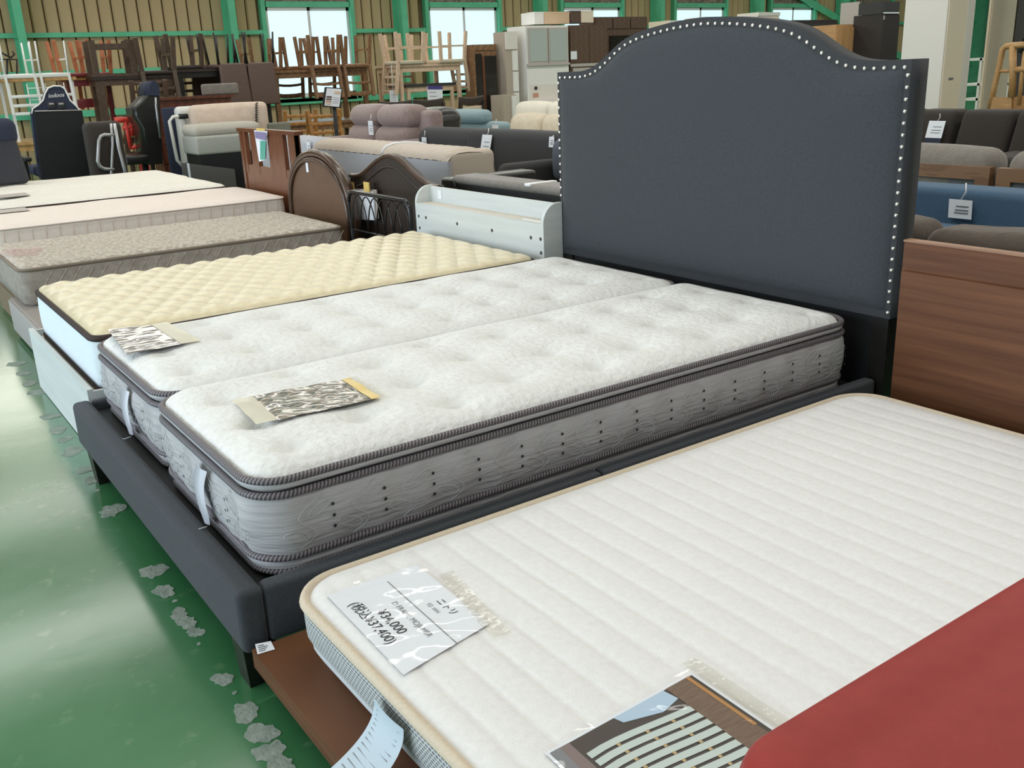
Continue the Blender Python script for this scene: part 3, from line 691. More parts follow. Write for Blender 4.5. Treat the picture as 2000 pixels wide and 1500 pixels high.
# photo sheet
pp = thing('photo_sheet', 'laminated photo of a slatted bed base on the near white mattress', 'sign', (.82, .86, ZS))
A0, A1, A2 = np.array((.672, .925)), np.array((.965, .932)), np.array((.958, .640))    # left-top, right-top, right-bottom
A3 = A0+A2-A1
pf = lambda u, v, k=0: tuple((1-u)*(1-v)*A0+u*(1-v)*A1+u*v*A2+(1-u)*v*A3)+(ZS+.0004*k,)
def piece(name, mat, uv, k): B().add([pf(u, v, k) for u, v in uv], [tuple(range(len(uv)))]).obj(name, mat, pp)
R4 = lambda a, b_, c, d: [(a, c), (b_, c), (b_, d), (a, d)]
piece('paper', 'paper', R4(-.02, 1.02, -.02, 1.02), 0)
piece('print_background', 'pic_brown', R4(0, 1, 0, 1), 1)
piece('print_side_rail', 'pic_mauve', R4(.0, .12, 0, 1), 2); piece('print_rail_shadow', 'ink_grey', [(0, 0), (.06, 0), (.02, 1), (0, 1)], 3)
piece('print_mattress', 'pic_blue', [(.42, .0), (.78, .0), (.80, .10), (.66, .13), (.44, .06)], 2)
piece('print_board', 'pic_wood', [(.80, .0), (.97, .0), (.97, 1), (.80, 1)], 3); piece('print_trim', 'pic_orange', R4(.95, .975, 0, .5), 4)
piece('print_floor', 'pic_green', [(.80, .62), (.97, .72), (.97, 1), (.80, 1)], 5)
for k in range(13):
    v = .14+k*.066; w = .045
    cv = lambda u, v: v-.26*(1-u)**2+.22*(1-u)**4+.05
    uvp = [(u, cv(u, v)) for u in np.linspace(.14, .80, 8)]+[(u, cv(u, v+w)) for u in np.linspace(.80, .14, 8)]
    piece('print_slat', 'pic_slat', [(u, min(max(q, .02), .99)) for u, q in uvp], 3)
    for u in (.30, .48, .64): piece('print_joint', 'pic_gold', [(u, cv(u, v+w)), (u+.02, cv(u, v+w)), (u+.02, cv(u, v+.066)), (u, cv(u, v+.066))], 4)
B().grid(quad([pf(0, 0), pf(1, 0), pf(1, 1), pf(0, 1)], ZS+.0055, .0012, 26, 8, .07)).obj('clear_film', 'film', pp, fix=False)
B().grid(quad([pf(1.02, -.1), pf(1.12, -.1), pf(1.12, .8), pf(1.02, .8)], ZS+.004, .001, 12, 2)).obj('tape', 'tape_clear', pp, fix=False)
# care label hanging at the foot
cl = thing('care_label', 'long white printed care label hanging off the foot of the near white mattress', 'label', (.55, 1.2, .15))
P = []
for i in range(16):
    q = i/15; P.append([(x0-.016-.10*q*q-.004*math.sin(w*PI), 1.245-.10*w-.01*q, .245-.11*q+.02*q*q) for w in np.linspace(0, 1, 5)])
P = np.array(P); B().grid(P).obj('cloth', 'paper_blue', cl, fix=False)
for k in range(2, 14):
    a, b_ = P[k][0], P[k][-1]; n_ = np.array((-.0012, 0, .0012))
    L_ = .75 if k % 3 else .45
    B().bar(a+(b_-a)*.12+n_, a+(b_-a)*(.12+L_)+n_, .0016, .0003).obj('print_line', 'ink_grey', cl)
st = thing('price_sticker', 'small white price sticker on the walnut platform corner', 'sticker', (.53, 1.67, .12))
sc_ = [onz(u, v, .1215) for u, v in ((503, 1278), (498, 1258), (529, 1252), (537, 1268))]
B().add(sc_, [(0, 1, 2, 3)]).obj('paper', 'paper', st)
for k in range(4):
    a = sc_[0]+(sc_[1]-sc_[0])*(.2+.18*k); b_ = sc_[3]+(sc_[2]-sc_[3])*(.2+.18*k); B().bar(a+(b_-a)*.12+(0, 0, .0006), a+(b_-a)*(.5+.1*(k % 3))+(0, 0, .0006), .002, .0003).obj('print_line', 'ink', st)

# ------------------------------------------------------------------ red table
rt = thing('treatment_table', 'red leatherette padded table in the near right corner', 'table', (1.4, .08, 0))
bx = (.482, 2.34, -.26, .440); b = B()
top_sheet(b, *bx, .70, .06, .022, .05, .012, lambda X, Y: -.003*np.exp(-((np.minimum(Y-bx[2], bx[3]-Y)-.075)/.018)**2)); b.obj('pad_top', 'red_leather', rt, fix=False)
loft(B(), bx, .06, [(0, .678), (.004, .668), (.004, .64), (-.004, .625), (-.3, .624)]).obj('pad_side', 'red_leather', rt)
B().box(.58, 2.26, -.2, .36, .57, .624).obj('frame', 'espresso', rt)
for lx in (.62, 2.16):
    for ly in (-.17, .28): B().box(lx, lx+.06, ly, ly+.05, 0, .57).obj('leg', 'espresso', rt)

# ------------------------------------------------------------------ empty taupe bed base, grey mattress, olive base
t = thing('divan_base', 'taupe fabric bed base left empty between the cream and grey mattresses', 'bed base', (1.5, 5.0, 0))
B().rbox(.62, 2.44, 4.52, 5.52, .02, .200, .012, 2, 2).obj('body', 'taupe_base', t)
B().rbox(.612, .622, 4.53, 5.51, .03, .19, .004, 1, 1).obj('front_panel', 'taupe_front', t)
for x in (.7, 2.3):
    for y in (4.6, 5.4): B().tube([(x, y, 0), (x, y, .025)], .025, 8).obj('foot', 'black', t)
t = thing('divan_base', 'olive brown fabric bed base under the far side of the grey damask mattress', 'bed base', (1.5, 6.0, 0))
B().rbox(.66, 2.40, 5.54, 6.28, .0, .200, .012, 2, 2).obj('body', 'olive_base', t)
B().box(.655, .662, 5.56, 6.26, .02, .18).obj('front_panel', 'olive_base', t)
gm = thing('damask_mattress', 'grey-beige damask mattress with pink stain in front of the arched headboard', 'mattress', (1.5, 5.6, .2))
x0, x1, y0, y1, R = .645, 2.385, 5.165, 6.10, .06
def gf(X, Y):
    a = .16; U = (X+Y)/a; V = (X-Y)/a
    return .007*(np.abs(np.sin(PI*U))**.4*np.abs(np.sin(PI*V))**.4)-.003
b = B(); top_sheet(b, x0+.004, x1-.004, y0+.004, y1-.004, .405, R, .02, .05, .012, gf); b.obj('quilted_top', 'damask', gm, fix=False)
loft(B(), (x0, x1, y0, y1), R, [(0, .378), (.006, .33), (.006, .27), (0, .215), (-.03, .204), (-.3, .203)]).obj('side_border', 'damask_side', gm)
ring(B(), (x0, x1, y0, y1), R, 0, .384, .009).obj('edge_tape', 'damask_tape', gm)
sb = B()
for k in range(26):
    x = x0+.05+k*.066; 
    if x < x1-.06: sb.tube([(x, y0-.008, .225), (x+.10, y0-.0085, .37)], .002, 4)
sb.obj('stitching', 'damask', gm, kind='stuff')
poly = [(onz(45, 492, .41)[0]+.10*math.cos(a)*(1+.3*math.sin(3*a)), onz(45, 492, .41)[1]+.16*math.sin(a)*(1+.2*math.sin(4*a))) for a in np.linspace(0, 2*PI, 16)[:-1]]
M('stain', (.62, .40, .40), .9, alpha=.3)
B().add([(p[0], p[1], .4115) for p in poly], [tuple(range(15))]).obj('stain', 'stain', gm)

# arched headboard
t = thing('arched_headboard', 'glossy brown headboard with round arched top behind the grey mattress', 'headboard', (2.53, 5.78, 0))
yc, hw_, zs = 5.785, .48, .40
def archp(o, z0=0.0): return [(yc+(hw_-o), z0)]+[(yc+(hw_-o)*math.cos(a), zs+(.385-o)*math.sin(a)**.9) for a in np.linspace(0, PI, 33)]+[(yc-(hw_-o), z0)]
B().prism(archp(.045), 0, 2.512, 2.53, True).obj('panel', 'arch_panel', t)
for o, r_, xo in ((.012, .026, 2.525), (.048, .014, 2.508)):
    b = B(); b.tube([(xo, p[0], p[1]) for p in archp(o)], r_, 8); b.obj('rim_moulding', 'dark_brown_wood', t)
B().prism(archp(.0), 0, 2.53, 2.56, True).obj('back_board', 'dark_brown_wood', t)
p = onx(600, 327, 2.51); tag(B().box(2.509, 2.5105, p[1]-.018, p[1]+.018, p[2]-.03, p[2]+.03).obj('price_sticker', 'paper'), 'small white sticker near the top of the round arched headboard', 'sticker')
# bell-shaped dark headboard
t = thing('bell_headboard', 'dark brown headboard with bell-curved top behind the black iron one', 'headboard', (2.66, 5.0, 0))
yc, w2 = 5.02, .54
def bell(y): q = min(abs(y-yc)/w2, 1); return .648+.145*(.5+.5*math.cos(PI*min(q/.95, 1)))**1.1
ys = np.linspace(yc+w2, yc-w2, 41)
B().prism([(y, 0) for y in (ys[0],)]+[(y, bell(y)) for y in ys]+[(ys[-1], 0)], 0, 2.645, 2.68, True).obj('board', 'espresso', t)
b = B(); b.hexa; b.tube([(2.65, y, bell(y)-.012) for y in ys], .016, 8); b.obj('top_moulding', 'dark_brown_wood', t)
B().tube([(2.645, y, bell(y)-.075) for y in np.linspace(yc+w2*.82, yc-w2*.82, 31)], .007, 6).obj('inner_moulding', 'espresso', t)
# iron headboard
t = thing('iron_headboard', 'small black iron headboard with gothic arch bars', 'headboard', (2.47, 4.87, 0))
ya, yb = 5.235, 4.50; zt = .583
def rrect():
    P = [(ya, 0), (ya, zt-.06)]+[(ya-.06+.06*math.cos(a), zt-.06+.06*math.sin(a)) for a in np.linspace(0, PI/2, 7)]+[(yb+.06+.06*math.cos(a), zt-.06+.06*math.sin(a)) for a in np.linspace(PI/2, PI, 7)]+[(yb, 0)]
    return [(2.47, p[0], p[1]) for p in P]
B().tube(rrect(), .013, 10).obj('tube_frame', 'iron', t)
B().tube([(2.47, ya, .36), (2.47, yb, .36)], .008, 8).obj('lower_rail', 'iron', t)
n = 7; w_ = (ya-yb)/n
for k in range(n-1):
    a = ya-.02-w_*k*.98; P = [(2.47, a-w_*2*q*.98+w_*0, .36+(.205)*math.sin(PI*q)**.55) for q in np.linspace(0, 1, 15)]
    B().tube(P, .004, 6).obj('arch_bar', 'iron', t)
t = thing('paper_bag', 'white leaflet bundle taped to the dark bell headboard with yellow tape', 'leaflet', (2.6, 5.15, .45))
q = [onx(u, v, 2.60) for u, v in ((683, 372), (728, 374), (732, 430), (690, 428))]
for k, (x_, m_) in enumerate(((2.60, 'paper'), (2.612, 'grey_panel'))):
    B().add([(x_, c[1]-.02*k, c[2]+.01*k) for c in q]+[(x_+.008, c[1]-.02*k, c[2]+.01*k) for c in q], [(0, 1, 2, 3), (7, 6, 5, 4), (0, 4, 5, 1), (1, 5, 6, 2), (2, 6, 7, 3), (3, 7, 4, 0)]).obj('sheet', m_, t)
for u in (688, 718):
    c = onx(u, 362, 2.60); B().box(2.59, 2.596, c[1]-.035, c[1]+.035, c[2]-.05, c[2]+.02).obj('tape', 'tape_yellow', t)

# ------------------------------------------------------------------ blush mattress and slat headboard, ivory mattresses
t = thing('blush_mattress', 'plain blush-white mattress in front of the slatted brown headboard', 'mattress', (1.6, 6.87, .0))
x0, x1, y0, y1 = .70, 2.545, 6.42, 7.33
b = B(); top_sheet(b, x0, x1, y0, y1, .462, .05, .02, .06, .03, lambda X, Y: .004*np.sin(9*X)*np.sin(8*Y)); b.obj('top_cover', 'pinkish_cloth', t, fix=False)
loft(B(), (x0, x1, y0, y1), .05, [(0, .44), (.006, .38), (.006, .30), (0, .25), (-.04, .24), (-.3, .239)]).obj('side_border', 'pinkish_cloth', t)
ring(B(), (x0, x1, y0, y1), .05, .003, .441, .006).obj('edge_tape', 'pinkish_cloth', t)
sb = B()
for k in range(24):
    x = x0+.06+k*.078
    if x < x1-.03: sb.tube([(x, y0-.006, .25), (x, y0-.008, .43)], .0018, 4)
sb.obj('stitching', 'beige_fab', t, kind='stuff')
B().rbox(.72, 2.53, 6.40, 7.35, 0, .238, .01, 2, 1).obj('base', 'olive_base', t)
t = thing('slat_headboard', 'red-brown wooden headboard with upright slats and flat top rail', 'headboard', (2.62, 6.83, 0))
a, b_ = 7.355, 6.295; wd = a-b_
B().box(2.60, 2.66, b_-.03, a+.03, .862, .888).obj('top_rail', 'red_brown_wood', t)
for p0, p1 in ((0, .10), (.20, .32), (.53, .80), (.885, 1)): B().box(2.61, 2.64, a-wd*p1, a-wd*p0, .56, .863).obj('slat', 'red_brown_wood', t)
B().box(2.612, 2.638, b_, a, .0, .62).obj('lower_panel', 'red_brown_wood', t)
for y in (b_, a-.05): B().box(2.605, 2.65, y, y+.05, 0, .87).obj('post', 'red_brown_wood', t)
t = thing('leaflet_sleeve', 'white leaflet and teal print in a clear sleeve hung on the slatted headboard', 'leaflet', (2.59, 6.95, .75))
q = [onx(u, v, 2.595) for u, v in ((496, 254), (522, 256), (520, 312), (506, 316))]
B().add(q, [(0, 1, 2, 3)]).obj('paper', 'paper', t)
q = [onx(u, v, 2.585) for u, v in ((508, 275), (519, 275), (518, 312), (508, 312))]; B().add(q, [(0, 1, 2, 3)]).obj('teal_print', 'teal_print', t)
q = [onx(u, v, 2.587) for u, v in ((497, 257), (519, 259), (519, 274), (499, 270))]; B().add(q, [(0, 1, 2, 3)]).obj('purple_print', 'purple_print', t)
q = [onx(u, v, 2.59) for u, v in ((500, 250), (517, 251), (517, 256), (501, 255))]; B().add(q, [(0, 1, 2, 3)]).obj('tape', 'tape_yellow', t)
for nm, y0, y1, z, lab in (('ivory_mattress', 7.645, 8.55, .462, 'ivory mattress on a dark brown base beside the blush-white mattress'), ('ivory_mattress', 8.57, 9.5, .468, 'ivory mattress furthest back, next to the gaming chairs')):
    t = thing(nm, lab, 'mattress', (1.6, (y0+y1)/2, 0), group='ivory mattresses at the end of the row'); x0, x1 = .75, 2.56
    b = B(); top_sheet(b, x0, x1, y0, y1, z, .07, .03, .12, .025, lambda X, Y: .006*np.sin(14*X)*np.sin(13*Y)); b.obj('top_cover', 'ivory_cloth', t, fix=False)
    loft(B(), (x0, x1, y0, y1), .07, [(0, z-.03), (.006, z-.045), (0, z-.06)]).obj('side_border', 'ivory_cloth', t)
    ring(B(), (x0, x1, y0, y1), .07, .003, z-.032, .006).obj('edge_tape', 'brown_tape', t)
    B().rbox(x0+.01, x1-.01, y0+.01, y1-.01, 0, z-.055, .01, 2, 1).obj('base', 'espresso', t)
for nm, (u, v), sz, lab in (('paper_notice', (20, 382), .12, 'paper notice on the foot of the ivory mattress next to the blush one'), ('paper_notice', (15, 412), .1, 'grey paper notice on the foot of the blush-white mattress')):
    c = onz(u, v, .475 if v < 400 else .468); tag(B().box(c[0]-.1, c[0]+.12, c[1]-sz, c[1]+sz, c[2], c[2]+.002).obj(nm, 'grey_panel'), lab, 'sign')

# ================================================================== sofas behind the beds (all parallel to the headboards)
def sofa(name, label, xb, s, y0, y1, h, fab, depth=.85, seat=.40, arm=.55, armw=.16, n=2, backt=.20, cush=None, base=None, legs='black', rb=.06, back=True, cat='sofa', arms=(1, 1), seatfab=None):
    """xb: rear plane; s=+1 faces +X (we see its back), s=-1 faces the camera."""
    t = thing(name, label, cat, (xb+s*depth/2, (y0+y1)/2, 0))
    X = lambda a, b_: (min(xb+s*a, xb+s*b_), max(xb+s*a, xb+s*b_))
    B().rbox(*X(.02, depth-.02), y0+.01, y1-.01, .10, seat-.12, .02, 2, 2).obj('base', base or fab, t)
    if back: B().rbox(*X(0, backt), y0, y1, .12, h, rb, 4, 5, puff=(.012, 0, .008)).obj('backrest', fab, t)
    a0, a1 = y0, y1
    if arm:
        if arms[0]: B().rbox(*X(0.02, depth), y0, y0+armw, .10, arm, .05, 3, 3).obj('arm', fab, t); a0 = y0+armw
        if arms[1]: B().rbox(*X(0.02, depth), y1-armw, y1, .10, arm, .05, 3, 3).obj('arm', fab, t); a1 = y1-armw
    w = (a1-a0)/n
    for k in range(n):
        B().rbox(*X(backt-.02, depth+.01), a0+w*k+.005, a0+w*(k+1)-.005, seat-.13, seat, .045, 3, 4, puff=(0, 0, .018)).obj('seat_cushion', seatfab or fab, t)
        if cush: B().rbox(*X(backt-.02, backt+.16), a0+w*k+.008, a0+w*(k+1)-.008, seat+.005, h+cush, .07, 3, 5, puff=(.04, 0, .02), fn=lambda p: (p[0]-s*.12*(p[2]-seat), p[1], p[2])).obj('back_cushion', fab, t)
    for a in (.06, depth-.10):
        for y in (y0+.05, y1-.09): B().box(*X(a, a+.04), y, y+.04, 0, .105).obj('leg', legs, t)
    return t
def hangtag(label, x, u, v, w, h, lower=None, tilt=.0, cordlen=.06, slant=0.0):
    c = onx(u, v, x); t = thing('price_tag', label, 'price tag', (x, float(c[1]), float(c[2])), group='price tags on the sofas')
    z1 = c[2]; z0 = c[2]-h; f_ = lambda y, z: (x-.004-tilt*(z1-z), y+slant*(z1-z), z)
    zm = z0 if not lower else z1-h*.55
    def card(n, m_, a, b_):
        P = [f_(c[1]-w/2, a), f_(c[1]+w/2, a), f_(c[1]+w/2, b_), f_(c[1]-w/2, b_)]
        B().hexa(P, [(p[0]-.003, p[1], p[2]) for p in P]).obj(n, m_, t)
    card('card', 'paper', zm, z1)
    if lower: card('photo', lower, z0, zm)
    for k in (.35, .55, .7):
        p, q = f_(c[1]-w*.36, z1-(z1-zm)*k), f_(c[1]+w*(.1+.2*k), z1-(z1-zm)*k); B().bar((p[0]-.0045, p[1], p[2]), (q[0]-.0045, q[1], q[2]), .001, .006).obj('print_line', 'ink_grey', t)
    B().tube([(x-.004, c[1], z1), (x-.006, c[1]-.02, z1+cordlen*.5), (x+.004, c[1]-.01, z1+cordlen)], .003, 5).obj('string', 'film_white', t)
    return t
M('film_white', (.85, .85, .85), .15)

# beige-topped sofa seen from behind
sx = 3.12
t = thing('sofa', 'long sofa seen from behind, pale grey back panel under a ribbed beige roll top', 'sofa', (sx+.4, 6.1, 0))
ya, yb = 5.16, 7.20
B().box(sx, sx+.03, yb+.0 if False else ya, yb, .10, .70).obj('rear_panel', 'grey_light_fab', t)
P = []
prof = [(0.0, .70), (.005, .725), (.03, .752), (.08, .768), (.15, .772), (.24, .765), (.31, .74), (.34, .69), (.36, .60), (.38, .45)]
for i in range(120):
    y = ya+(yb-ya)*i/119; rr = .005*abs(math.sin(PI*i/6.0))**.5 if 4 < i < 115 else 0
    e = 1-.03*max(0, (3-i)/3)-.03*max(0, (i-116)/3)
    P.append([(sx+a, y, z*e+rr) for a, z in prof])
B().grid(P).obj('ribbed_roll', 'beige_fab', t)
for y in (ya, yb-.16):
    B().rbox(sx+.01, sx+.36, y-.004, y+.16, .10, .755, .04, 3, 3).obj('end_panel', 'beige_fab', t)
    B().rbox(sx+.30, sx+.62, y, y+.16, .10, .58, .05, 3, 3).obj('arm', 'beige_fab', t)
B().rbox(sx+.3, sx+.62, ya+.16, yb-.16, .1, .42, .05, 3, 4, puff=(0, 0, .02)).obj('seat', 'beige_fab', t)
for x in (sx+.05, sx+.55):
    for y in (ya+.05, yb-.1): B().box(x, x+.04, y, y+.04, 0, .1).obj('leg', 'black', t)
B().bar((sx-.003, 6.02, .70), (sx-.003, 6.02, .42), .003, .05).obj('plastic_band', 'film', t)
sofa('sofa', 'pale grey and beige sofa seen from behind, next to the slatted headboard', 3.35, 1, 7.62, 9.0, .745, 'grey_light_fab', depth=.7, n=2, cush=None)
hangtag('white price tag on the pale grey sofa behind the slatted headboard', 3.33, 603, 277, .07, .10)
tag(B().tube([(sx+a, 6.02-.35*a, z+.008) for a, z in prof[:7]], .009, 5).obj('plastic_tape', 'film_white'), 'white strip of tape across the ribbed beige sofa top', 'tape')
# low black-framed sofa seen from behind (behind the ash headboard)
t = thing('sofa', 'black low sofa back with a grey padded top rail behind the ash shelf headboard', 'sofa', (3.2, 4.1, 0))
B().rbox(2.86, 2.96, 3.42, 4.76, .10, .64, .02, 2, 3).obj('backrest', 'black', t)
B().rbox(2.85, 3.02, 3.42, 4.68, .628, .674, .022, 3, 4).obj('top_pad', 'grey_fab', t)
B().rbox(2.84, 3.42, 4.64, 4.79, .10, .655, .02, 2, 2).obj('arm', 'black_leather', t)
B().rbox(2.96, 3.46, 3.42, 4.62, .15, .38, .05, 3, 4, puff=(0, 0, .02)).obj('seat', 'dark_grey_fab', t)
for x in (2.90, 3.36):
    for y in (3.46, 4.7): B().box(x, x+.05, y, y+.05, 0, .15).obj('leg', 'black', t)
B().rbox(2.845, 3.025, 3.93, 3.975, .66, .677, .005, 1, 1).obj('plastic_band', 'film_white', t)
# charcoal sofas
sofa('sofa', 'charcoal grey sofa with square arms facing the beds, long price tag on its back', 4.62, -1, 5.56, 7.0, .765, 'dark_grey_fab', depth=.78, seat=.40, armw=.14, arm=.60, n=2, backt=.2)
hangtag('long price tag with grey photo on the charcoal sofa back', 4.40, 953, 263, .14, .30, 'slate_fab', .16, .05, .12)
hangtag('small white tag at the right end of the charcoal sofa back', 4.40, 1079, 267, .06, .075, None, .1, .01)
sofa('sofa', 'charcoal grey sofa with curved arm partly hidden by the tall headboard', 4.62, -1, 4.0, 5.54, .74, 'dark_grey_fab', depth=.8, seat=.42, arm=.62, armw=.16, n=1, backt=.2, arms=(1, 0))
p = onx(1085, 300, 4.2); tag(B().rbox(4.20, 4.36, p[1]-.42, min(p[1]+.10, 5.53), .44, .76, .07, 3, 5, puff=(.05, 0, 0)).obj('throw_pillow', 'blue_grey_fab'), 'blue-grey pillow on the charcoal sofa beside the tall headboard', 'pillow')
sofa('sofa', 'charcoal grey sofa seen from behind with a white price tag on its rounded back', 4.66, 1, 7.22, 8.28, .735, 'dark_grey_fab', depth=.62, n=2, backt=.24, rb=.10, arm=.5)
hangtag('white price tag on the rounded back of the charcoal sofa seen from behind', 4.64, 829, 268, .085, .12)
# mauve recliner sofa
t = thing('recliner_sofa', 'mauve plush two-seat recliner sofa with pillow backs', 'sofa', (4.9, 9.1, 0))
for y0, y1 in ((8.50, 9.13), (9.14, 9.75)):
    B().rbox(4.70, 4.98, y0, y1, .72, .93, .09, 4, 6, puff=(.05, 0, .015)).obj('head_cushion', 'mauve_fab', t)
    B().rbox(4.66, 4.95, y0, y1, .44, .735, .09, 4, 6, puff=(.05, 0, 0)).obj('back_cushion', 'mauve_fab', t)
    B().rbox(4.10, 4.75, y0, y1, .22, .45, .07, 4, 6, puff=(0, 0, .02)).obj('seat_cushion', 'mauve_fab', t)
for y0 in (8.32, 9.76): B().rbox(4.15, 4.98, y0, y0+.17, .04, .62, .06, 3, 3).obj('arm', 'mauve_fab', t)
B().rbox(4.86, 5.04, 8.34, 9.9, .04, .88, .05, 3, 3).obj('backrest', 'mauve_fab', t)
B().box(4.2, 4.9, 8.5, 9.75, 0.0, .24).obj('base', 'brown_black_fab', t)
hangtag('white price tag hung between the cushions of the mauve recliner sofa', 4.62, 724, 236, .10, .14)
t = thing('recliner_sofa', 'black leather recliner behind the mauve one', 'sofa', (5.5, 8.8, 0))
B().rbox(5.10, 5.42, 8.72, 9.3, .45, .86, .12, 4, 6, puff=(.06, 0, .03), fn=lambda p: (p[0]+.25*(p[2]-.45), p[1], p[2])).obj('back_cushion', 'black_leather', t)
B().rbox(5.15, 5.72, 8.66, 9.36, .05, .6, .06, 3, 3).obj('body', 'black_leather', t)
# pale blue sofa
sofa('sofa', 'pale blue fabric sofa with low back near the glass cabinet', 6.6, -1, 9.4, 10.85, .655, 'pale_blue_fab', depth=.8, seat=.38, arm=.52, n=2, backt=.18)
p = onx(910, 235, 6.4); tag(B().rbox(6.36, 6.52, p[1]-.42, p[1]+.42, .645, .79, .06, 3, 5, puff=(.03, 0, .01)).obj('head_pillow', 'pale_blue_fab'), 'pale blue head pillow on the pale blue sofa back', 'pillow')
# cream sofas
sofa('sofa', 'cream fabric sofa with two square back cushions and a price tag', 6.2, -1, 7.2, 8.63, .66, 'cream_fab', depth=.8, seat=.42, arm=.5, n=2, backt=.18, cush=.12)
hangtag('white price tag on the cream fabric sofa cushion', 5.80, 968, 244, .11, .17, None, .05)
sofa('sofa', 'ivory leather sofa with high rolled headrests behind the cream one', 7.75, -1, 9.0, 10.7, .72, 'ivory_leather', depth=.85, seat=.42, arm=.55, n=2, backt=.2, cush=.10)
# right-hand sofas
t = thing('sofa', 'taupe loose-cushion sofa on a black frame seen from behind, behind the walnut headboard', 'sofa', (3.6, 1.5, 0))
B().box(3.28, 3.34, .2, 2.3, .10, .53).obj('rear_frame', 'black', t)
for y0, y1 in ((.25, 1.02), (1.04, 2.03), (2.06, 2.6)):
    B().rbox(3.26, 3.50, y0, y1, .48, .605, .055, 4, 7, puff=(.02, 0, .012), fn=lambda p: (p[0], p[1], p[2]+.008*math.sin(p[1]*9))).obj('back_cushion', 'taupe_fab', t)
    B().rbox(3.40, 3.58, y0, y1, .24, .42, .05, 3, 4).obj('seat_cushion', 'taupe_fab', t)
B().box(3.30, 3.6, .2, 2.3, .08, .25).obj('base', 'black', t)
for x in (3.3, 3.55):
    for y in (.25, 2.2): B().box(x, x+.04, y, y+.04, 0, .1).obj('leg', 'black', t)
sofa('sofa', 'denim blue sofa with plain straight back and a price tag', 4.15, -1, .9, 2.75, .652, 'denim_fab', depth=.52, seat=.50, arm=None, n=2, backt=.2, rb=.03)
hangtag('white price tag hung on the denim blue sofa back', 3.93, 1878, 390, .105, .078, None, .1, .07, -.1)
for k, (y0, y1, lab) in enumerate(((2.62, 3.5, 'wood-framed armchair with grey cushion, partly hidden by the tall headboard'), (1.7, 2.585, 'wood-framed armchair with grey cushion at the right edge, behind the blue sofa'))):
    t = thing('wood_frame_chair', lab, 'armchair', (5.0, (y0+y1)/2, 0), group='wood-framed armchairs')
    xx = 4.75
    B().box(xx, xx+.05, y0+.075, y1-.075, .595, .66).obj('back_rail', 'mid_wood', t); B().box(xx, xx+.05, y0+.075, y1-.075, .25, .31).obj('lower_rail', 'mid_wood', t)
    for y in (y0, y1-.075): B().box(xx, xx+.05, y, y+.075, 0, .66).obj('post', 'mid_wood', t)
    B().box(xx+.015, xx+.035, y0+.07, y1-.07, .30, .60).obj('back_panel', 'slate_fab', t)
    B().rbox(xx+.04, xx+.24, y0+.01, y1-.01, .42, .735, .08, 4, 6, puff=(.03, 0, .02)).obj('back_cushion', 'grey_fab', t)
    B().rbox(xx+.06, xx+.62, y0+.02, y1-.02, .30, .44, .05, 3, 4).obj('seat_cushion', 'grey_fab', t)
    for y in (y0, y1-.05): B().box(xx+.05, xx+.65, y, y+.05, .26, .31).obj('side_rail', 'mid_wood', t); B().box(xx+.6, xx+.65, y, y+.05, 0, .5).obj('front_leg', 'mid_wood', t)
t = thing('sofa', 'dark brown sofa with three slanted back cushions by the white cabinets', 'sofa', (8.2, 4.3, 0))
for u0, u1 in ((1716, 1798), (1800, 1878), (1889, 1992), (1997, 2090)):
    a = onx(u0, 218, 8.2)[1]; b_ = onx(u1, 218, 8.2)[1]
    B().rbox(8.05, 8.3, b_, a, .33, .735, .05, 3, 5, puff=(.02, 0, 0), fn=lambda p: (p[0]+.25*(p[2]-.4), p[1]+.06*(.73-p[2]), p[2])).obj('back_cushion', 'brown_black_fab', t)
    B().rbox(7.5, 8.1, b_+.01, a-.01, .22, .42, .05, 3, 4).obj('seat_cushion', 'brown_black_fab', t)
B().rbox(7.52, 8.4, 3.5, 5.4, .06, .24, .02, 2, 2).obj('base', 'brown_black_fab', t)
for x in (7.6, 8.3):
    for y in (3.6, 5.3): B().box(x, x+.05, y, y+.05, 0, .07).obj('leg', 'black', t)
hangtag('price tag with dark photo on the dark brown sofa cushion', 8.06, 1832, 236, .155, .26, 'navy', .28, .06, .02)

# ================================================================== cabinets and panels
def cab(name, label, u0, u1, v1, Y, depth, mat, doors=(), ztop=None, z0=0, parts=(), cat='cabinet', frontmat=None):
    """box whose front face stands in the plane Y, from photo columns u0..u1 and top row v1; doors: (a,b,c,d,mat) in fractions of the front."""
    xa, xb = ony(u0, v1, Y+(depth if name not in ('kitchen_cupboard', 'cupboard') else 0))[0], ony(u1, v1, Y)[0]; zt = ztop or ony((u0+u1)/2, v1, Y)[2]
    t = thing(name, label, cat, (float(xa+xb)/2, Y+depth/2, z0))
    B().box(xa, xb, Y, Y+depth, z0, zt).obj('carcass', mat, t)
    for nm, a, b_, c, d, m_ in doors:
        dx = xb-xa; dz = zt-z0; d_ = B().box(xa+a*dx, xa+b_*dx, Y-.022, Y-.001, z0+c*dz, z0+d*dz).obj(nm, m_, t)
    return t, xa, xb, zt
YC = 12.4
t, xa, xb, zt = cab('glass_cabinet', 'brown wooden display cabinet with dark glass door', 905, 968, 87, YC, .22, 'mid_wood',
    [('cornice', -.02, 1.0, .95, 1, 'mid_wood'), ('stile', 0, .09, 0, .95, 'mid_wood'), ('side_glass', .10, .36, .06, .92, 'glass_dark'), ('door_frame', .38, .47, .02, .9, 'red_brown_wood'), ('door_glass', .47, .98, .02, .9, 'glass_dark')])
t, xa, xb, zt = cab('tall_cabinet', 'pale greige wooden cabinet with white drawer edges beside the display cabinet', 963, 1008, 62, YC-.15, .30, 'greige_wood',
    [('top_panel', 0, 1, .86, 1, 'warm_lit_white2')]+[('drawer', .55, 1, .18+.17*k, .34+.17*k, 'white_laminate') for k in range(4)])
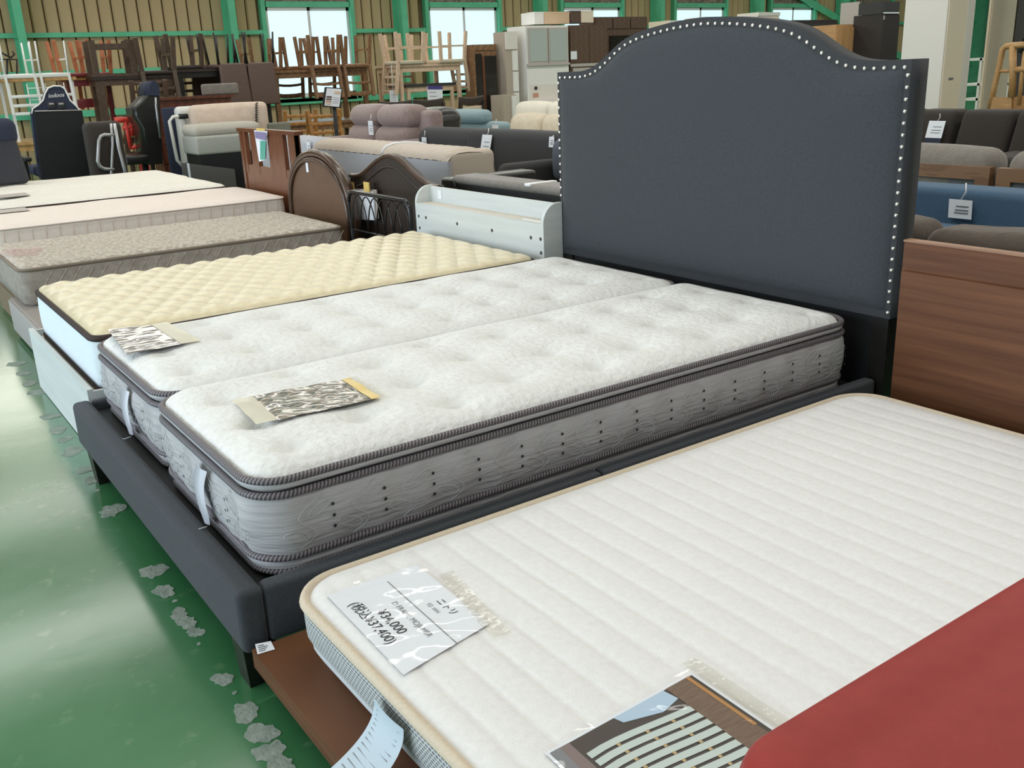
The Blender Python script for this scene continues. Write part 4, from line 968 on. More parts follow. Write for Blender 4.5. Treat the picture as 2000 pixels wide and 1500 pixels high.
cab('low_cabinet', 'low greige cabinet in front of the tall pale one', 958, 1008, 186, YC-.5, .33, 'greige_wood', [('drawer', .62, 1, .3, .98, 'white_laminate')])
t, xa, xb, zt = cab('kitchen_cupboard', 'white kitchen cupboard with two frosted sliding doors and open counter', 1026, 1109, 50, YC-.2, .48, 'white_laminate', [])
xm = (xa+xb)/2
xl = ony(1003, 50, YC+.25)[0]
for a, b_ in ((xa+.02, xm-.0), (xm, xb-.02)):
    d_ = B().box(a+.01, b_-.01, YC-.225, YC-.201, 1.30, zt-.03).obj('door_frame', 'grey_panel', t); B().box(a+.03, b_-.03, YC-.232, YC-.226, 1.33, zt-.06).obj('glass', 'glass_grey', d_)
B().box(xa, xb, YC-.24, YC-.2, 1.27, 1.30).obj('shelf_edge', 'grey_panel', t)
B().box(xa, xb, YC-.42, YC-.2, .70, .74).obj('counter', 'white_laminate', t)
B().box(xa+.05, xb-.05, YC-.21, YC-.2, .76, 1.0).obj('back_plate', 'warm_lit_white2', t)
c = ony(1047, 172, YC-.22); B().tube([(c[0], YC-.225, c[2]), (c[0], YC-.205, c[2])], .025, 10).obj('cable_hole', 'ink', t)
c = ony(1047, 186, YC-.22); B().box(c[0]-.05, c[0]+.05, YC-.216, YC-.21, c[2]-.03, c[2]+.03).obj('sticker', 'sign_pink', t)
t, xa, xb, zt = cab('cupboard', 'dark brown cupboard with two plain doors and a white note', 1112, 1184, 49, YC-.15, .45, 'cocoa',
    [('door', .0, .50, .70, .99, 'cocoa'), ('door', .51, 1, .70, .99, 'cocoa'), ('shelf_edge', 0, 1, .67, .695, 'grey_panel'), ('open_back', .06, .62, .40, .66, 'grey_panel'), ('base_door', 0, 1, 0, .38, 'cocoa')])
c = ony(1121, 108, YC-.18); B().box(c[0]-.06, c[0]+.06, YC-.18, YC-.173, c[2]-.06, c[2]+.06).obj('note', 'paper', t)
cab('cupboard', 'dark brown cupboard with smoked glass doors next to the tall headboard', 1186, 1262, 58, YC+.1, .45, 'cocoa', [('glass_door', .05, .32, .5, .95, 'glass_dark'), ('glass_door', .36, .6, .5, .95, 'glass_dark'), ('door', .62, 1, .5, .96, 'cocoa')])
for u0, u1, v0, v1, m_, lab in ((1044, 1063, 50, 30, 'white_laminate', 'white end box lying on top of the kitchen cupboard'), (1063, 1113, 47, 34, 'peach', 'pale wood box lying on top of the kitchen cupboard'), (1114, 1135, 47, 33, 'cocoa', 'small brown box between pale boxes on top of the cupboards'), (1135, 1160, 47, 33, 'warm_lit_white', 'cream box on top of the brown cupboard')):
    a, b_ = ony(u0, v1, YC), ony(u1, v1, YC); z0 = 1.87 if u0 < 1110 else 1.885
    o = B(); o.box(a[0], b_[0]-.01, YC, YC+.35, z0, z0+.17); o.box(a[0]-.004, b_[0]-.006, YC-.004, YC+.2, z0+.15, z0+.175); tag(o.obj('storage_box', m_), lab, 'box', 'boxes on top of the cupboards')
a, b_ = ony(1162, 33, YC+.1), ony(1265, 33, YC+.1)
t = thing('wall_cabinet', 'dark brown wall cabinet with three doors lying on top of the glass cupboard', 'cabinet', (float(a[0]+b_[0])/2, YC+.3, 1.86))
zb = ony(1220, 58, YC+.1)[2]; B().box(a[0], b_[0], YC+.12, YC+.5, zb, a[2]).obj('carcass', 'cocoa', t)
for k in range(3): B().box(a[0]+(b_[0]-a[0])*k/3+.01, a[0]+(b_[0]-a[0])*(k+1)/3-.01, YC+.1, YC+.12, zb+.02, a[2]-.02).obj('door', 'cocoa', t)
# cream cabinets seen over the headboard arch
cab('tall_cabinet', 'cream cabinet top showing just above the left shoulder of the headboard', 1267, 1335, 40, YC+.3, .5, 'warm_lit_white', [('top_edge', 0, 1, .97, 1, 'white_laminate'), ('door', 0, .45, .03, .95, 'warm_lit_white2')])
cab('tall_cabinet', 'cream cabinet top showing over the middle of the headboard arch', 1337, 1432, 33, YC+.6, .5, 'warm_lit_white', [('top_edge', -.02, 1, .975, 1, 'white_laminate')])
cab('tall_cabinet', 'taller cream cabinet top showing right of the arch crown', 1440, 1522, 24, YC+.4, .5, 'warm_lit_white2', [('top_edge', -.01, 1.01, .97, 1, 'white_laminate'), ('door', .38, 1, .03, .95, 'warm_lit_white')])
cab('shelf_unit', 'black open shelf unit behind the honey wood cabinet', 1520, 1636, 39, YC+1.2, .4, 'dark_cabinet', [('shelf', .1, .9, .93, .96, 'charcoal_panel'), ('divider', .4, .44, .6, .93, 'charcoal_panel')])
t, xa, xb, zt = cab('cabinet', 'honey-coloured wooden cabinet over the right shoulder of the headboard', 1588, 1668, 48, 11.2, .5, 'honey_wood', [('side_door', .02, .36, .55, .97, 'honey_wood'), ('door', .4, .99, .55, .97, 'honey_wood'), ('base_rail', 0, 1, .50, .54, 'cocoa')])
c = ony(1620, 86, 11.17); B().box(c[0]-.12, c[0]+.12, 11.165, 11.175, c[2]-.06, c[2]+.05).obj('note', 'paper', t)
cab('cabinet', 'grey panel cabinet behind the dark box cabinet', 1645, 1678, 3, 11.9, .4, 'grey_panel', [('door', .06, .94, .05, .96, 'grey_panel')])
t, xa, xb, zt = cab('cabinet', 'near-black tall cabinet standing beside the white wardrobe', 1668, 1756, 27, 10.6, .6, 'dark_cabinet', [('door', .01, .99, .02, .985, 'dark_cabinet'), ('hinge', -.012, .02, .95, .985, 'grey_steel')])
t2, a, b_, z2 = cab('box_cabinet', 'charcoal box with pale blue edge on top of the near-black cabinet', 1678, 1756, 3, 10.6, .5, 'charcoal_panel', [('edge_strip', 0, 1, 0, .1, 'pale_blue_cloth'), ('door', .01, .99, .12, .98, 'charcoal_panel')], z0=zt+.004)
def tower(name, label, x, u0, u1, u2, depth_y=True, m1='warm_lit_white2', m2='warm_lit_white', h=2.6, doors=True):
    y1 = onx(u0, 150, x)[1]; y0 = onx(u1, 150, x)[1]; x2 = ony(u2, 150, y0)[0]
    t = thing(name, label, 'cabinet', (float(x+x2)/2, float(y0+y1)/2, 0))
    B().box(x+.02, x2, y0+.01, y1, 0, h).obj('carcass', m2, t)
    B().box(x, x+.02, y0, y1, .0, h).obj('front_panel', m1, t)
    B().box(x+.02, x2-.02, y0-.008, y0+.01, .0, h).obj('side_panel', m2, t)
    return t, y0, y1, x2
t, y0, y1, x2 = tower('wardrobe', 'tall white wardrobe standing left of the plywood trolley', 9.2, 1757, 1838, 1890)
c = ony(1855, 154, y0); B().box(c[0]-.04, c[0]+.04, y0-.014, y0-.008, c[2]-.01, c[2]+.012).obj('latch', 'grey_steel', t)
B().box(x2-.14, x2-.02, y0-.016, y0-.008, 0, 2.6).obj('edge_strip', 'warm_lit_white2', t)
t, y0, y1, x2 = tower('wardrobe', 'tall cream wardrobe behind the plywood trolley', 10.4, 1917, 1921, 1970, m1='warm_lit_white')
t, y0, y1, x2 = tower('wardrobe', 'tall charcoal wardrobe at the upper right edge', 10.4, 1972, 2060, 2090, m1='charcoal_panel', m2='charcoal_panel', h=2.5)
B().tube([(10.38, onx(1995, 80, 10.38)[1], 1.18), (10.38, onx(1995, 80, 10.38)[1], 1.32)], .02, 8).obj('handle', 'ink', t)
# shelving glimpsed between the wardrobes
t = thing('wire_rack', 'pale metal rack glimpsed between the two tall wardrobes', 'shelf', (12.0, 6.3, 0))
ya = onx(1900, 150, 12)[1]; yb = onx(1925, 150, 12)[1]
for z in (.35, .62, .80, 1.10): B().box(12, 12.3, yb-.3, ya+.1, z, z+.03).obj('shelf', 'ivory_steel', t)
for y in (yb-.3, (ya+yb)/2, ya+.1): B().box(12, 12.03, y-.015, y+.015, 0, 1.13).obj('upright', 'ivory_steel', t)
# plywood trolley
t = thing('plywood_trolley', 'yellow plywood panel trolley with upright handles at the right edge', 'trolley', (8.9, 4.9, 0))
X8 = 8.9
def on8(u, v): c = onx(u, v, X8); return c[1], c[2]
B().prism([on8(*p) for p in ((1924, 220), (1940, 190), (1976, 190), (1974, 260), (1915, 260))], 0, X8, X8+.04).obj('lower_panel', 'oak', t)
B().prism([on8(*p) for p in ((1975, 190), (2012, 185), (2030, 260), (1972, 260))], 0, X8+.02, X8+.05).obj('side_panel', 'amber_wood', t)
def strip(pts, w, nm): B().tube([(X8+.02,)+on8(*p) for p in pts], w, 6).obj(nm, 'oak', t)
strip([(1930, 215), (1940, 170), (1950, 125), (1956, 96), (1962, 91), (1975, 89), (2010, 87)], .028, 'handle_frame')
strip([(1976, 90), (1976, 140), (1974, 190)], .035, 'upright'); strip([(1946, 139), (1974, 139)], .018, 'cross_bar'); strip([(1976, 137), (2010, 134)], .03, 'cross_bar')
strip([(1988, 205), (1993, 150), (2000, 100)], .02, 'brace')
for y in (4.6, 5.1): B().tube([(X8+.02, y, 0.0), (X8+.02, y, .10)], .05, 10).obj('caster', 'black', t)
B().box(X8-.1, X8+.3, 4.5, 5.3, .10, .14).obj('deck', 'oak', t)

# ================================================================== stacked tables and upturned chairs along the back
YS = 12.6                                      # front plane of the stack
def sx_(u, v=150, y=None): return float(ony(u, v, y or YS)[0])
def table(name, label, x0, x1, y0, y1, z0, z1, top, leg, lw=.05, apron=True, tt=.035, flip=False, group=None, inset=.03):
    t = thing(name, label, 'table', ((x0+x1)/2, (y0+y1)/2, z0), group=group)
    B().box(x0, x1, y0, y1, z1-tt, z1).obj('tabletop', top, t)
    for x in (x0+inset, x1-inset-lw):
        for y in (y0+inset, y1-inset-lw): B().box(x, x+lw, y, y+lw, z0, z1-tt).obj('leg', leg, t)
    if apron:
        for y in (y0+inset, y1-inset-.02): B().box(x0+inset+lw, x1-inset-lw, y, y+.02, z1-tt-.07, z1-tt).obj('apron', leg, t)
        for x in (x0+inset, x1-inset-.02): B().box(x, x+.02, y0+inset+lw, y1-inset-lw, z1-tt-.07, z1-tt).obj('apron', leg, t)
    return t
LOW = .655
for k, (u0, u1, m1, m2, lab) in enumerate(((-30, 128, 'oak', 'oak', 'oak table at the bottom of the stack under the white desk'), (132, 300, 'amber_wood', 'brown_wood', 'amber table at the bottom of the stack under the red chairs'), (303, 530, 'espresso', 'espresso', 'espresso table at the bottom of the stack under the black-legged chairs'), (533, 732, 'mid_wood', 'mid_wood', 'brown table at the bottom of the stack under the brown wooden chairs'), (735, 902, 'pale_wood', 'pale_wood', 'pale table at the bottom of the stack under the blond chairs'))):
    table('dining_table', lab, sx_(u0), sx_(u1), YS+.05, YS+1.0, 0, LOW, m1, m2, group='tables at the bottom of the stack')
# upper tables
table('desk', 'white metal-legged desk with wood top stacked high at the left', sx_(8), sx_(152), YS+.1, YS+.75, LOW, 1.36, 'oak', 'white_paint', .03, apron=False)
t = thing('wire_shelf', 'white wire rack under the white desk', 'shelf', (sx_(80), YS+.3, LOW))
for z in (.80, .88, .96, 1.04, 1.12, 1.25): B().tube([(sx_(52), YS+.09, z), (sx_(125), YS+.09, z)], .006, 6).obj('wire', 'white_paint', t)
for u in (52, 88, 125): B().tube([(sx_(u), YS+.09, LOW), (sx_(u), YS+.09, 1.30)], .008, 6).obj('upright', 'white_paint', t)
table('dining_table', 'amber wooden table carrying the upturned red chairs', sx_(140), sx_(238), YS+.47, YS+1.0, LOW, 1.355, 'amber_wood', 'red_seat', .05)
table('dining_table', 'dark brown table with white edge below the upturned dark frame', sx_(184), sx_(345), YS+.05, YS+.45, LOW, 1.345, 'espresso', 'brown_wood', .09)
table('bar_table', 'espresso table carrying the upturned black-legged chairs', sx_(350), sx_(534), YS+.1, YS+.8, LOW, 1.40, 'espresso', 'black_wood', .06)
table('dining_table', 'brown wooden table carrying the upturned brown chairs', sx_(540), sx_(732), YS+.15, YS+.95, LOW, 1.345, 'mid_wood', 'mid_wood', .06)
table('dining_table', 'blond wooden table on top of the stack below the blond chairs', sx_(776), sx_(902), YS-.05, YS+.7, LOW, 1.36, 'pale_wood', 'pale_wood', .05)
table('side_table', 'dark-topped table with blond legs tucked under the blond table', sx_(790, 165, YS+.1), sx_(888, 165, YS+.1), YS+.05, YS+.6, LOW+.001, 1.085, 'charcoal_panel', 'pale_wood', .045)
B0 = None
def chair(name, label, frame, seatm, backm=None, w=.42, d=.42, sh=.43, h=.82, lw=.034, style='rails', taper=True, round_=False, group=None):
    t = thing(name, label, 'chair', (0, 0, 0), group=group)
    fr, bk = -d/2, d/2
    for sx in (-1, 1):
        x = sx*(w/2-lw/2); sp = .03*sx if taper else 0
        for (yy, top_, dy) in ((fr+lw/2, sh-.03, -.02), (bk-lw/2, sh-.03, .03)):
            if round_: B().tube([(x+sp, yy+dy, 0), (x, yy, top_)], [lw*.35, lw*.5], 8).obj('leg', frame, t, local=True)
            else: B().bar((x+sp, yy+dy, 0), (x, yy, top_), lw).obj('leg', frame, t, local=True)
    B().rbox(-w/2, w/2, fr, bk, sh-.045, sh, .015, 2, 3, puff=(0, 0, .008)).obj('seat', seatm, t, local=True)
    if style == 'pad':
        B().rbox(-w/2+.01, w/2-.01, bk-.04, bk+.01, sh-.05, h, .03, 3, 3, fn=lambda p: (p[0]*(1.0+.08*(p[2]-sh)), p[1]+.12*(p[2]-sh), p[2])).obj('backrest', backm or seatm, t, local=True)
    else:
        for sx in (-1, 1): B().bar((sx*(w/2-lw/2), bk-lw/2, sh-.05), (sx*(w/2-lw/2), bk+.05, h), lw).obj('back_post', frame, t, local=True)
        zs = {'rails': (.60, .70, .79), 'wide': (.74,), 'curve': (.62, .765)}[style]
        for z in zs:
            hh = .10 if style == 'wide' else .06 if style == 'curve' and z > .7 else .035
            y = bk-lw/2+.05*(z-sh)/(h-sh)
            B().rbox(-w/2+.01, w/2-.01, y-.012, y+.012, z-hh/2, z+hh/2, .008, 2, 4, fn=lambda p: (p[0], p[1]+.03*(1-(2*p[0]/w)**2), p[2]+(.02*(1-(2*p[0]/w)**2) if style == 'curve' else 0))).obj('back_rail', backm or frame, t, local=True)
    if style != 'pad':
        for sx in (-1, 1): B().bar((sx*(w/2-lw/2), fr+.03, .20), (sx*(w/2-lw/2), bk-.03, .20), lw*.6).obj('stretcher', frame, t, local=True)
    return t
used = {}
def put_chair(kind, proto, label, x, y, z, rz=0, flip=True, sh=.43):
    o = proto if kind not in used else copy_tree(proto)
    used[kind] = 1; o['label'] = label
    if flip: o.rotation_euler = (PI, 0, rz); o.location = (x, y, z+sh+.002)
    else: o.rotation_euler = (0, 0, rz); o.location = (x, y, z)
    return o
# flipped about X: the back hangs on the -y side when rz=0 (front of the stack, facing the camera)
wc = chair('dining_chair', '', 'white_paint', 'white_paint', style='rails', w=.40, d=.40, sh=.40, h=.80, lw=.026, round_=True, taper=False, group='upturned white chairs')
put_chair('w', wc, 'upturned white metal chair, left one on the white desk', sx_(48), YS+.28, 1.36, sh=.40); put_chair('w', wc, 'upturned white metal chair, right one on the white desk', sx_(104), YS+.28, 1.36, .03, sh=.40)
rc = chair('dining_chair', '', 'red_wood', 'red_seat', style='wide', backm='red_seat', w=.36, d=.40, lw=.042, group='upturned red chairs')
put_chair('r', rc, 'upturned chair with dark red seat and orange legs, left one', sx_(165), YS+.64, 1.355); put_chair('r', rc, 'upturned chair with dark red seat behind the dark frame', sx_(217), YS+.83, 1.355, PI)
# upturned dark stool frame
t = thing('stool', 'upturned dark brown square stool frame beside the red chairs', 'stool', (sx_(230), YS+.35, 1.345))
xa, xb = sx_(184), sx_(278)
for x in (xa+.02, xb-.08):
    for y in (YS+.07, YS+.37): B().box(x, x+.065, y, y+.06, 1.347, 1.76).obj('leg', 'brown_wood', t)
for y in (YS+.085, YS+.385): B().box(xa+.08, xb-.08, y, y+.03, 1.66, 1.72).obj('stretcher', 'brown_wood', t)
B().box(xa, xb, YS+.06, YS+.44, 1.347, 1.375).obj('seat', 'brown_wood', t)
dc = chair('dining_chair', '', 'brown_wood', 'espresso', style='rails', w=.44, d=.42, lw=.05, group='dark brown chairs on the stack')
put_chair('d', dc, 'upturned dark brown chair next to the stool frame', sx_(312), YS+.22, 1.347); put_chair('d', dc, 'upturned dark brown chair just left of the black-legged chairs', sx_(350)+.25, YS+.63, 1.402, PI)
put_chair('d', dc, 'dark brown slat-back chair hung against the stack above the folding bed', sx_(263), YS-.25, .46, PI+.05, flip=False)
table('low_table', 'low brown table under the slat-back dark chair', sx_(263)-.26, sx_(263)+.26, YS-.50, YS+.0, 0, .458, 'brown_wood', 'brown_wood', .05)
bc = chair('dining_chair', '', 'black_steel', 'brown_vinyl', style='pad', w=.38, d=.42, sh=.42, h=.90, lw=.034, round_=True, group='upturned black-legged chairs')
for k, (u, rz, lab) in enumerate(((446, PI, 'upturned chair with thin black legs, leftmost of the brown padded group'), (458, 0, 'upturned black-legged chair with brown padded back, middle one'), (514, -.05, 'upturned black-legged chair with brown padded back beside the window'))):
    put_chair('b', bc, lab, sx_(u), YS+.22+(.41 if k == 0 else 0), 1.402, rz, sh=.42)
br = chair('dining_chair', '', 'mid_wood', 'mid_wood', style='curve', w=.43, d=.43, lw=.04, group='upturned brown wooden chairs')
for k, (u, dy, rz, lab) in enumerate(((556, .67, PI, 'upturned brown wooden chair furthest left in front of the window'), (622, .67, PI, 'upturned brown wooden chair second from the left at the window'), (642, .18, 0, 'upturned brown chair with curved back hanging under the window, left one'), (704, .18, 0, 'upturned brown chair with curved back hanging at the window edge'), (688, .67, PI, 'upturned brown wooden chair behind the two curved backs'))):
    put_chair('br', br, lab, sx_(u), YS+dy+.1, 1.347, rz)
pc = chair('dining_chair', '', 'pale_wood', 'cushion_beige', style='rails', w=.44, d=.44, lw=.042, h=.84, group='upturned blond chairs')
for k, (u, dy, z, rz, lab) in enumerate(((0, .12, 1.36, -PI/2, 'upturned blond chair at the left end of the blond table'), (1, .12, 1.36, PI/2, 'upturned blond chair at the right end of the blond table'), (835, .57, 1.36, PI, 'upturned blond chair in the middle of the blond table'))):
    put_chair('p', pc, lab, sx_(776)+.19 if u == 0 else sx_(902)-.19 if u == 1 else sx_(u), YS+dy, z+.002, rz)
# chairs standing on the floor before the stack
oc = chair('dining_chair', '', 'amber_wood', 'oak', style='rails', w=.44, d=.44, h=.86, lw=.035, group='amber chairs on the floor')
put_chair('o', oc, 'amber wooden chair standing below the brown padded chairs', sx_(568, 200, 11.85), 11.85, 0, PI, False); put_chair('o', oc, 'amber wooden chair left of the notice stand', sx_(616, 200, 11.3), 11.3, 0, PI-.1, False); put_chair('o', oc, 'amber wooden chair right behind the notice stand', sx_(652, 200, 10.78), 10.78, 0, .1, False)
table('coffee_table', 'low amber wooden table behind the beige sofa', sx_(560, 230, 10.2), sx_(625, 230, 10.2), 10.2, 10.7, 0, .52, 'amber_wood', 'amber_wood', .05)
t = thing('ottoman', 'small grey-green upholstered back between folding bed and amber chairs', 'chair', (sx_(547, 240, 9.9), 10.0, 0))
xa, xb = sx_(524, 240, 9.9), sx_(568, 240, 9.9); B().rbox(xa, xb, 9.9, 9.97, .30, .80, .02, 2, 2).obj('backrest', 'slate_green', t) if False else None
M('slate_green', (.17, .17, .13), .9, (.19, .19, .15), 40)
B().rbox(xa, xb, 9.9, 9.97, .40, .80, .02, 2, 2).obj('backrest', 'slate_green', t); B().rbox(xa, xb, 9.97, 10.4, .38, .46, .02, 2, 2).obj('seat', 'slate_green', t)
for x in (xa, xb-.04):
    for y in (9.92, 10.34): B().box(x, x+.04, y, y+.04, 0, .40).obj('leg', 'amber_wood', t)
dk = chair('dining_chair', '', 'espresso', 'espresso', style='wide', backm='cushion_beige', w=.46, d=.44, h=.86, lw=.04, group='espresso chairs with beige backs')
for u, lab in ((755, 'espresso dining chair with beige back, leftmost behind the mauve sofa'), (818, 'espresso dining chair with beige back beside the printed sign board'), (895, 'espresso dining chair with beige back by the display cabinet')):
    put_chair('dk', dk, lab, sx_(u, 200, 11.4), 11.4, 0, PI if u != 895 else PI+.2, False)
for o in [c for c in bpy.data.objects if c.get('group') == 'espresso chairs with beige backs']:
    q = B(); q.rbox(-.23, .23, .20, .235, .80, .90, .015, 2, 4, fn=lambda p: (p[0], p[1]+.04, p[2]+.02*(2*p[0]/.46)**2)).obj('crest_rail', 'espresso', o, local=True)
t = thing('wire_rack', 'dark wire rack in front of the green column at the upper left edge', 'rack', (sx_(10), YS+.2, 1.36))
for P in (((-6, 150), (-6, 116), (33, 116), (33, 150)), ((14, 116), (14, 150)), ((-6, 98), (12, 108), (22, 112), (28, 106), (24, 100))): B().tube([(float(ony(u, v, YS+.2)[0]), YS+.2, float(ony(u, v, YS+.2)[2])) for u, v in P], .012, 6).obj('wire', 'black_steel', t)
# sign boards
t = thing('notice_stand', 'black floor stand holding a framed notice with colour swatches', 'sign', (float(ony(645, 200, 10.4)[0]), 10.4, 0))
YN = 10.4
q = [ony(u, v, YN) for u, v in ((636, 170), (669, 172), (664, 211), (631, 208))]
B().hexa(q, [c+np.array((0, .03, 0)) for c in q]).obj('frame', 'black', t)
m = sum(q)/4; q2 = [m+(c-m)*np.array((.88, 1, .90))-np.array((0, .004, 0)) for c in q]
B().add(q2, [(0, 1, 2, 3)]).obj('poster', 'paper', t)
def sub(a, b_, c, d, nm, m_):
    f_ = lambda u, v: (1-u)*(1-v)*q2[0]+u*(1-v)*q2[1]+u*v*q2[2]+(1-u)*v*q2[3]-np.array((0, .003, 0))
    B().add([f_(a, c), f_(b_, c), f_(b_, d), f_(a, d)], [(0, 1, 2, 3)]).obj(nm, m_, t)
for k, m_ in enumerate(('dark_brown_wood', 'brown_vinyl', 'sign_pink', 'peach')): sub(.05, .42, .45+.13*k, .53+.13*k, 'swatch', m_)
sub(.55, .95, .15, .28, 'picture', 'peach')
for k in range(4): sub(.5, .9, .50+.1*k, .52+.1*k, 'print_line', 'ink_grey')
c = ony(653, 212, YN+.03); B().tube([(c[0], YN+.03, 0), (c[0], YN+.03, c[2]+.05)], .025, 8).obj('pole', 'black', t); B().rbox(c[0]-.18, c[0]+.18, YN-.12, YN+.18, 0, .025, .01, 2, 1).obj('base', 'black', t)
for nm, u0, u1, v0, v1, head, lab in (('sign_board', 835, 864, 168, 222, 'sign_blue', 'white printed sign board with a blue header by the blond table'), ('sign_board', 761, 777, 177, 213, None, 'plain white paper notice hanging from the blond chairs')):
    Y_ = 11.9 if head else YS-.025; q = [ony(u, v, Y_) for u, v in ((u0, v0), (u1, v0), (u1+2, v1), (u0+2, v1))]
    t = thing(nm, lab, 'sign', (float(q[0][0]), Y_, float(q[2][2])))
    B().hexa(q, [c+np.array((0, .01, 0)) for c in q]).obj('board', 'paper', t)
    if not head: B().tube([(q[0][0]+.06, Y_+.005, q[0][2]-.01), (q[0][0]+.06, Y_+.005, 1.36)], .004, 5).obj('string', 'paper', t)
    f_ = lambda u, v: (1-u)*(1-v)*q[0]+u*(1-v)*q[1]+u*v*q[2]+(1-u)*v*q[3]-np.array((0, .004, 0))
    if head: B().add([f_(0, 0), f_(1, 0), f_(1, .12), f_(0, .12)], [(0, 1, 2, 3)]).obj('header', head, t)
    for k in range(5): B().add([f_(.1, .22+.14*k), f_(.55+.08*(k % 3), .22+.14*k), f_(.55+.08*(k % 3), .235+.14*k), f_(.1, .235+.14*k)], [(0, 1, 2, 3)]).obj('print_line', 'ink_grey', t)
    if head:
        for k in range(3): B().add([f_(.78, .55+.1*k), f_(.95, .55+.1*k), f_(.95, .59+.1*k), f_(.78, .59+.1*k)], [(0, 1, 2, 3)]).obj('print_block', 'ink', t)
        B().box(q[3][0]+.1, q[3][0]+.13, Y_+.01, Y_+.03, 0, q[3][2]+.1).obj('stand', 'grey_steel', t)

# ================================================================== left group: gaming chairs, folding bed, loose pieces
YG = 10.3
t = thing('gaming_chair', 'black gaming chair facing us with white-piped winged headrest and lettering', 'chair', (1.9, YG, 0))
g = lambda u, v, y=YG: tuple(ony(u, v, y)[[0, 2]])
shape = [(62, 222), (64, 212), (75, 205), (84, 196), (88, 182), (94, 172), (104, 168), (118, 168), (126, 173), (131, 183), (137, 196), (149, 207), (157, 217), (160, 226), (172, 300), (178, 345), (80, 350), (70, 290)]
B().prism([g(*p) for p in shape], 1, YG, YG+.09, True).obj('backrest', 'navy', t)
B().tube([(g(*p)[0], YG-.002, g(*p)[1]) for p in shape[:14]], .008, 6).obj('piping', 'white_paint', t)
for u in (100, 119):
    c = g(u, 206); B().rbox(c[0]-.035, c[0]+.035, YG-.012, YG+.005, c[1]-.035, c[1]+.035, .012, 2, 1).obj('belt_slot', 'ink', t)
    c = g(u, 203); B().rbox(c[0]-.022, c[0]+.022, YG-.018, YG-.008, c[1]-.008, c[1]+.008, .003, 1, 1).obj('slot_trim', 'grey_steel', t)
q = [g(66, 217), (g(158, 215)), g(181, 345), g(80, 352)]
M('black_mesh', (.006, .006, .008), .8, bump=.2, bscale=500)
B().prism(q, 1, YG-.05, YG-.012).obj('front_panel', 'black_mesh', t)
B().tube([(q[0][0], YG-.05, q[0][1]), (q[1][0], YG-.05, q[1][1])], .005, 5).obj('seam', 'grey_panel', t)
c = g(94, 191); text('iodoos', .052, 'white_paint', t, (c[0], YG-.012, c[1]), (1, 0, .04), (0, 0, 1), shear=.25)
B().rbox(1.62, 2.18, YG+.09, YG+.55, .42, .52, .04, 3, 3).obj('seat', 'navy', t)
for x in (1.52, 2.2): B().rbox(x, x+.07, YG-.05, YG+.3, .58, .62, .015, 2, 2).obj('armrest', 'black', t); B().box(x+.02, x+.05, YG+.1, YG+.15, .40, .58).obj('arm_post', 'black', t)
B().tube([(1.9, YG+.3, .06), (1.9, YG+.3, .42)], .03, 8).obj('gas_post', 'black', t)
for k in range(5):
    a = 2*PI*k/5; e = (1.9+.3*math.cos(a), YG+.3+.3*math.sin(a)); f_ = B().bar((1.9, YG+.3, .09), (e[0], e[1], .07), .04).obj('star_leg', 'black', t); B().tube([(e[0]-.015, e[1], .03), (e[0]+.015, e[1], .03)], .03, 10).obj('caster', 'grey_steel', f_)
# second gaming chair, side on
YH = 10.9
t = thing('gaming_chair', 'black gaming chair seen from the side next to the folding bed', 'chair', (float(ony(298, 250, YH)[0]), YH, 0))
h = lambda u, v: tuple(ony(u, v, YH)[[0, 2]])
B().prism([h(*p) for p in ((292, 168), (296, 160), (303, 158), (309, 164), (312, 190), (314, 240), (318, 320), (292, 322), (282, 250), (268, 228), (266, 212), (280, 200), (290, 188))], 1, YH, YH+.45, True).obj('backrest', 'black_leather', t)
B().prism([h(*p) for p in ((290, 186), (292, 165), (297, 158), (304, 159), (310, 170), (311, 187))], 1, YH-.02, YH+.38, True).obj('headrest', 'navy', t)
B().tube([(h(u, v)[0], YH-.012, h(u, v)[1]) for u, v in ((303, 190), (304, 205), (307, 230), (312, 270))], .012, 6).obj('side_trim', 'grey_steel', t)
c = h(285, 250); B().rbox(c[0]-.25, c[0]+.1, YH+.02, YH+.5, .42, .52, .03, 3, 2).obj('seat', 'black_leather', t)
B().tube([(c[0], YH+.25, .05), (c[0], YH+.25, .43)], .03, 8).obj('gas_post', 'black', t)
for k in range(5):
    a = 2*PI*k/5; B().bar((c[0], YH+.25, .09), (c[0]+.28*math.cos(a), YH+.25+.28*math.sin(a), .03), .04).obj('star_leg', 'black', t)
# red plastic chair
YRd = 11.45; r = lambda u, v: (lambda c: (c[0], YRd, c[2]))(ony(u, v, YRd))
t = thing('folding_chair', 'bright red tubular chair between the two gaming chairs', 'chair', (float(r(250, 250)[0]), YRd, 0))
B().tube([r(*p) for p in ((224, 235), (240, 234), (262, 234), (270, 238), (274, 250), (278, 290))], .03, 8).obj('frame_top', 'red_plastic', t)
for P in (((244, 236), (250, 262), (256, 290)), ((256, 236), (258, 265)), ((240, 250), (270, 246)), ((255, 288), (279, 286))): B().tube([r(*p) for p in P], .024, 8).obj('frame_bar', 'red_plastic', t)
c = r(258, 285); B().rbox(c[0]-.16, c[0]+.18, YRd+.02, YRd+.4, .42, .46, .015, 2, 2).obj('seat', 'black', t)
for x in (c[0]-.15, c[0]+.15):
    for y in (YRd+.02, YRd+.36): B().tube([(x, y, 0), (x, y, .43)], .014, 6).obj('leg', 'red_plastic', t)
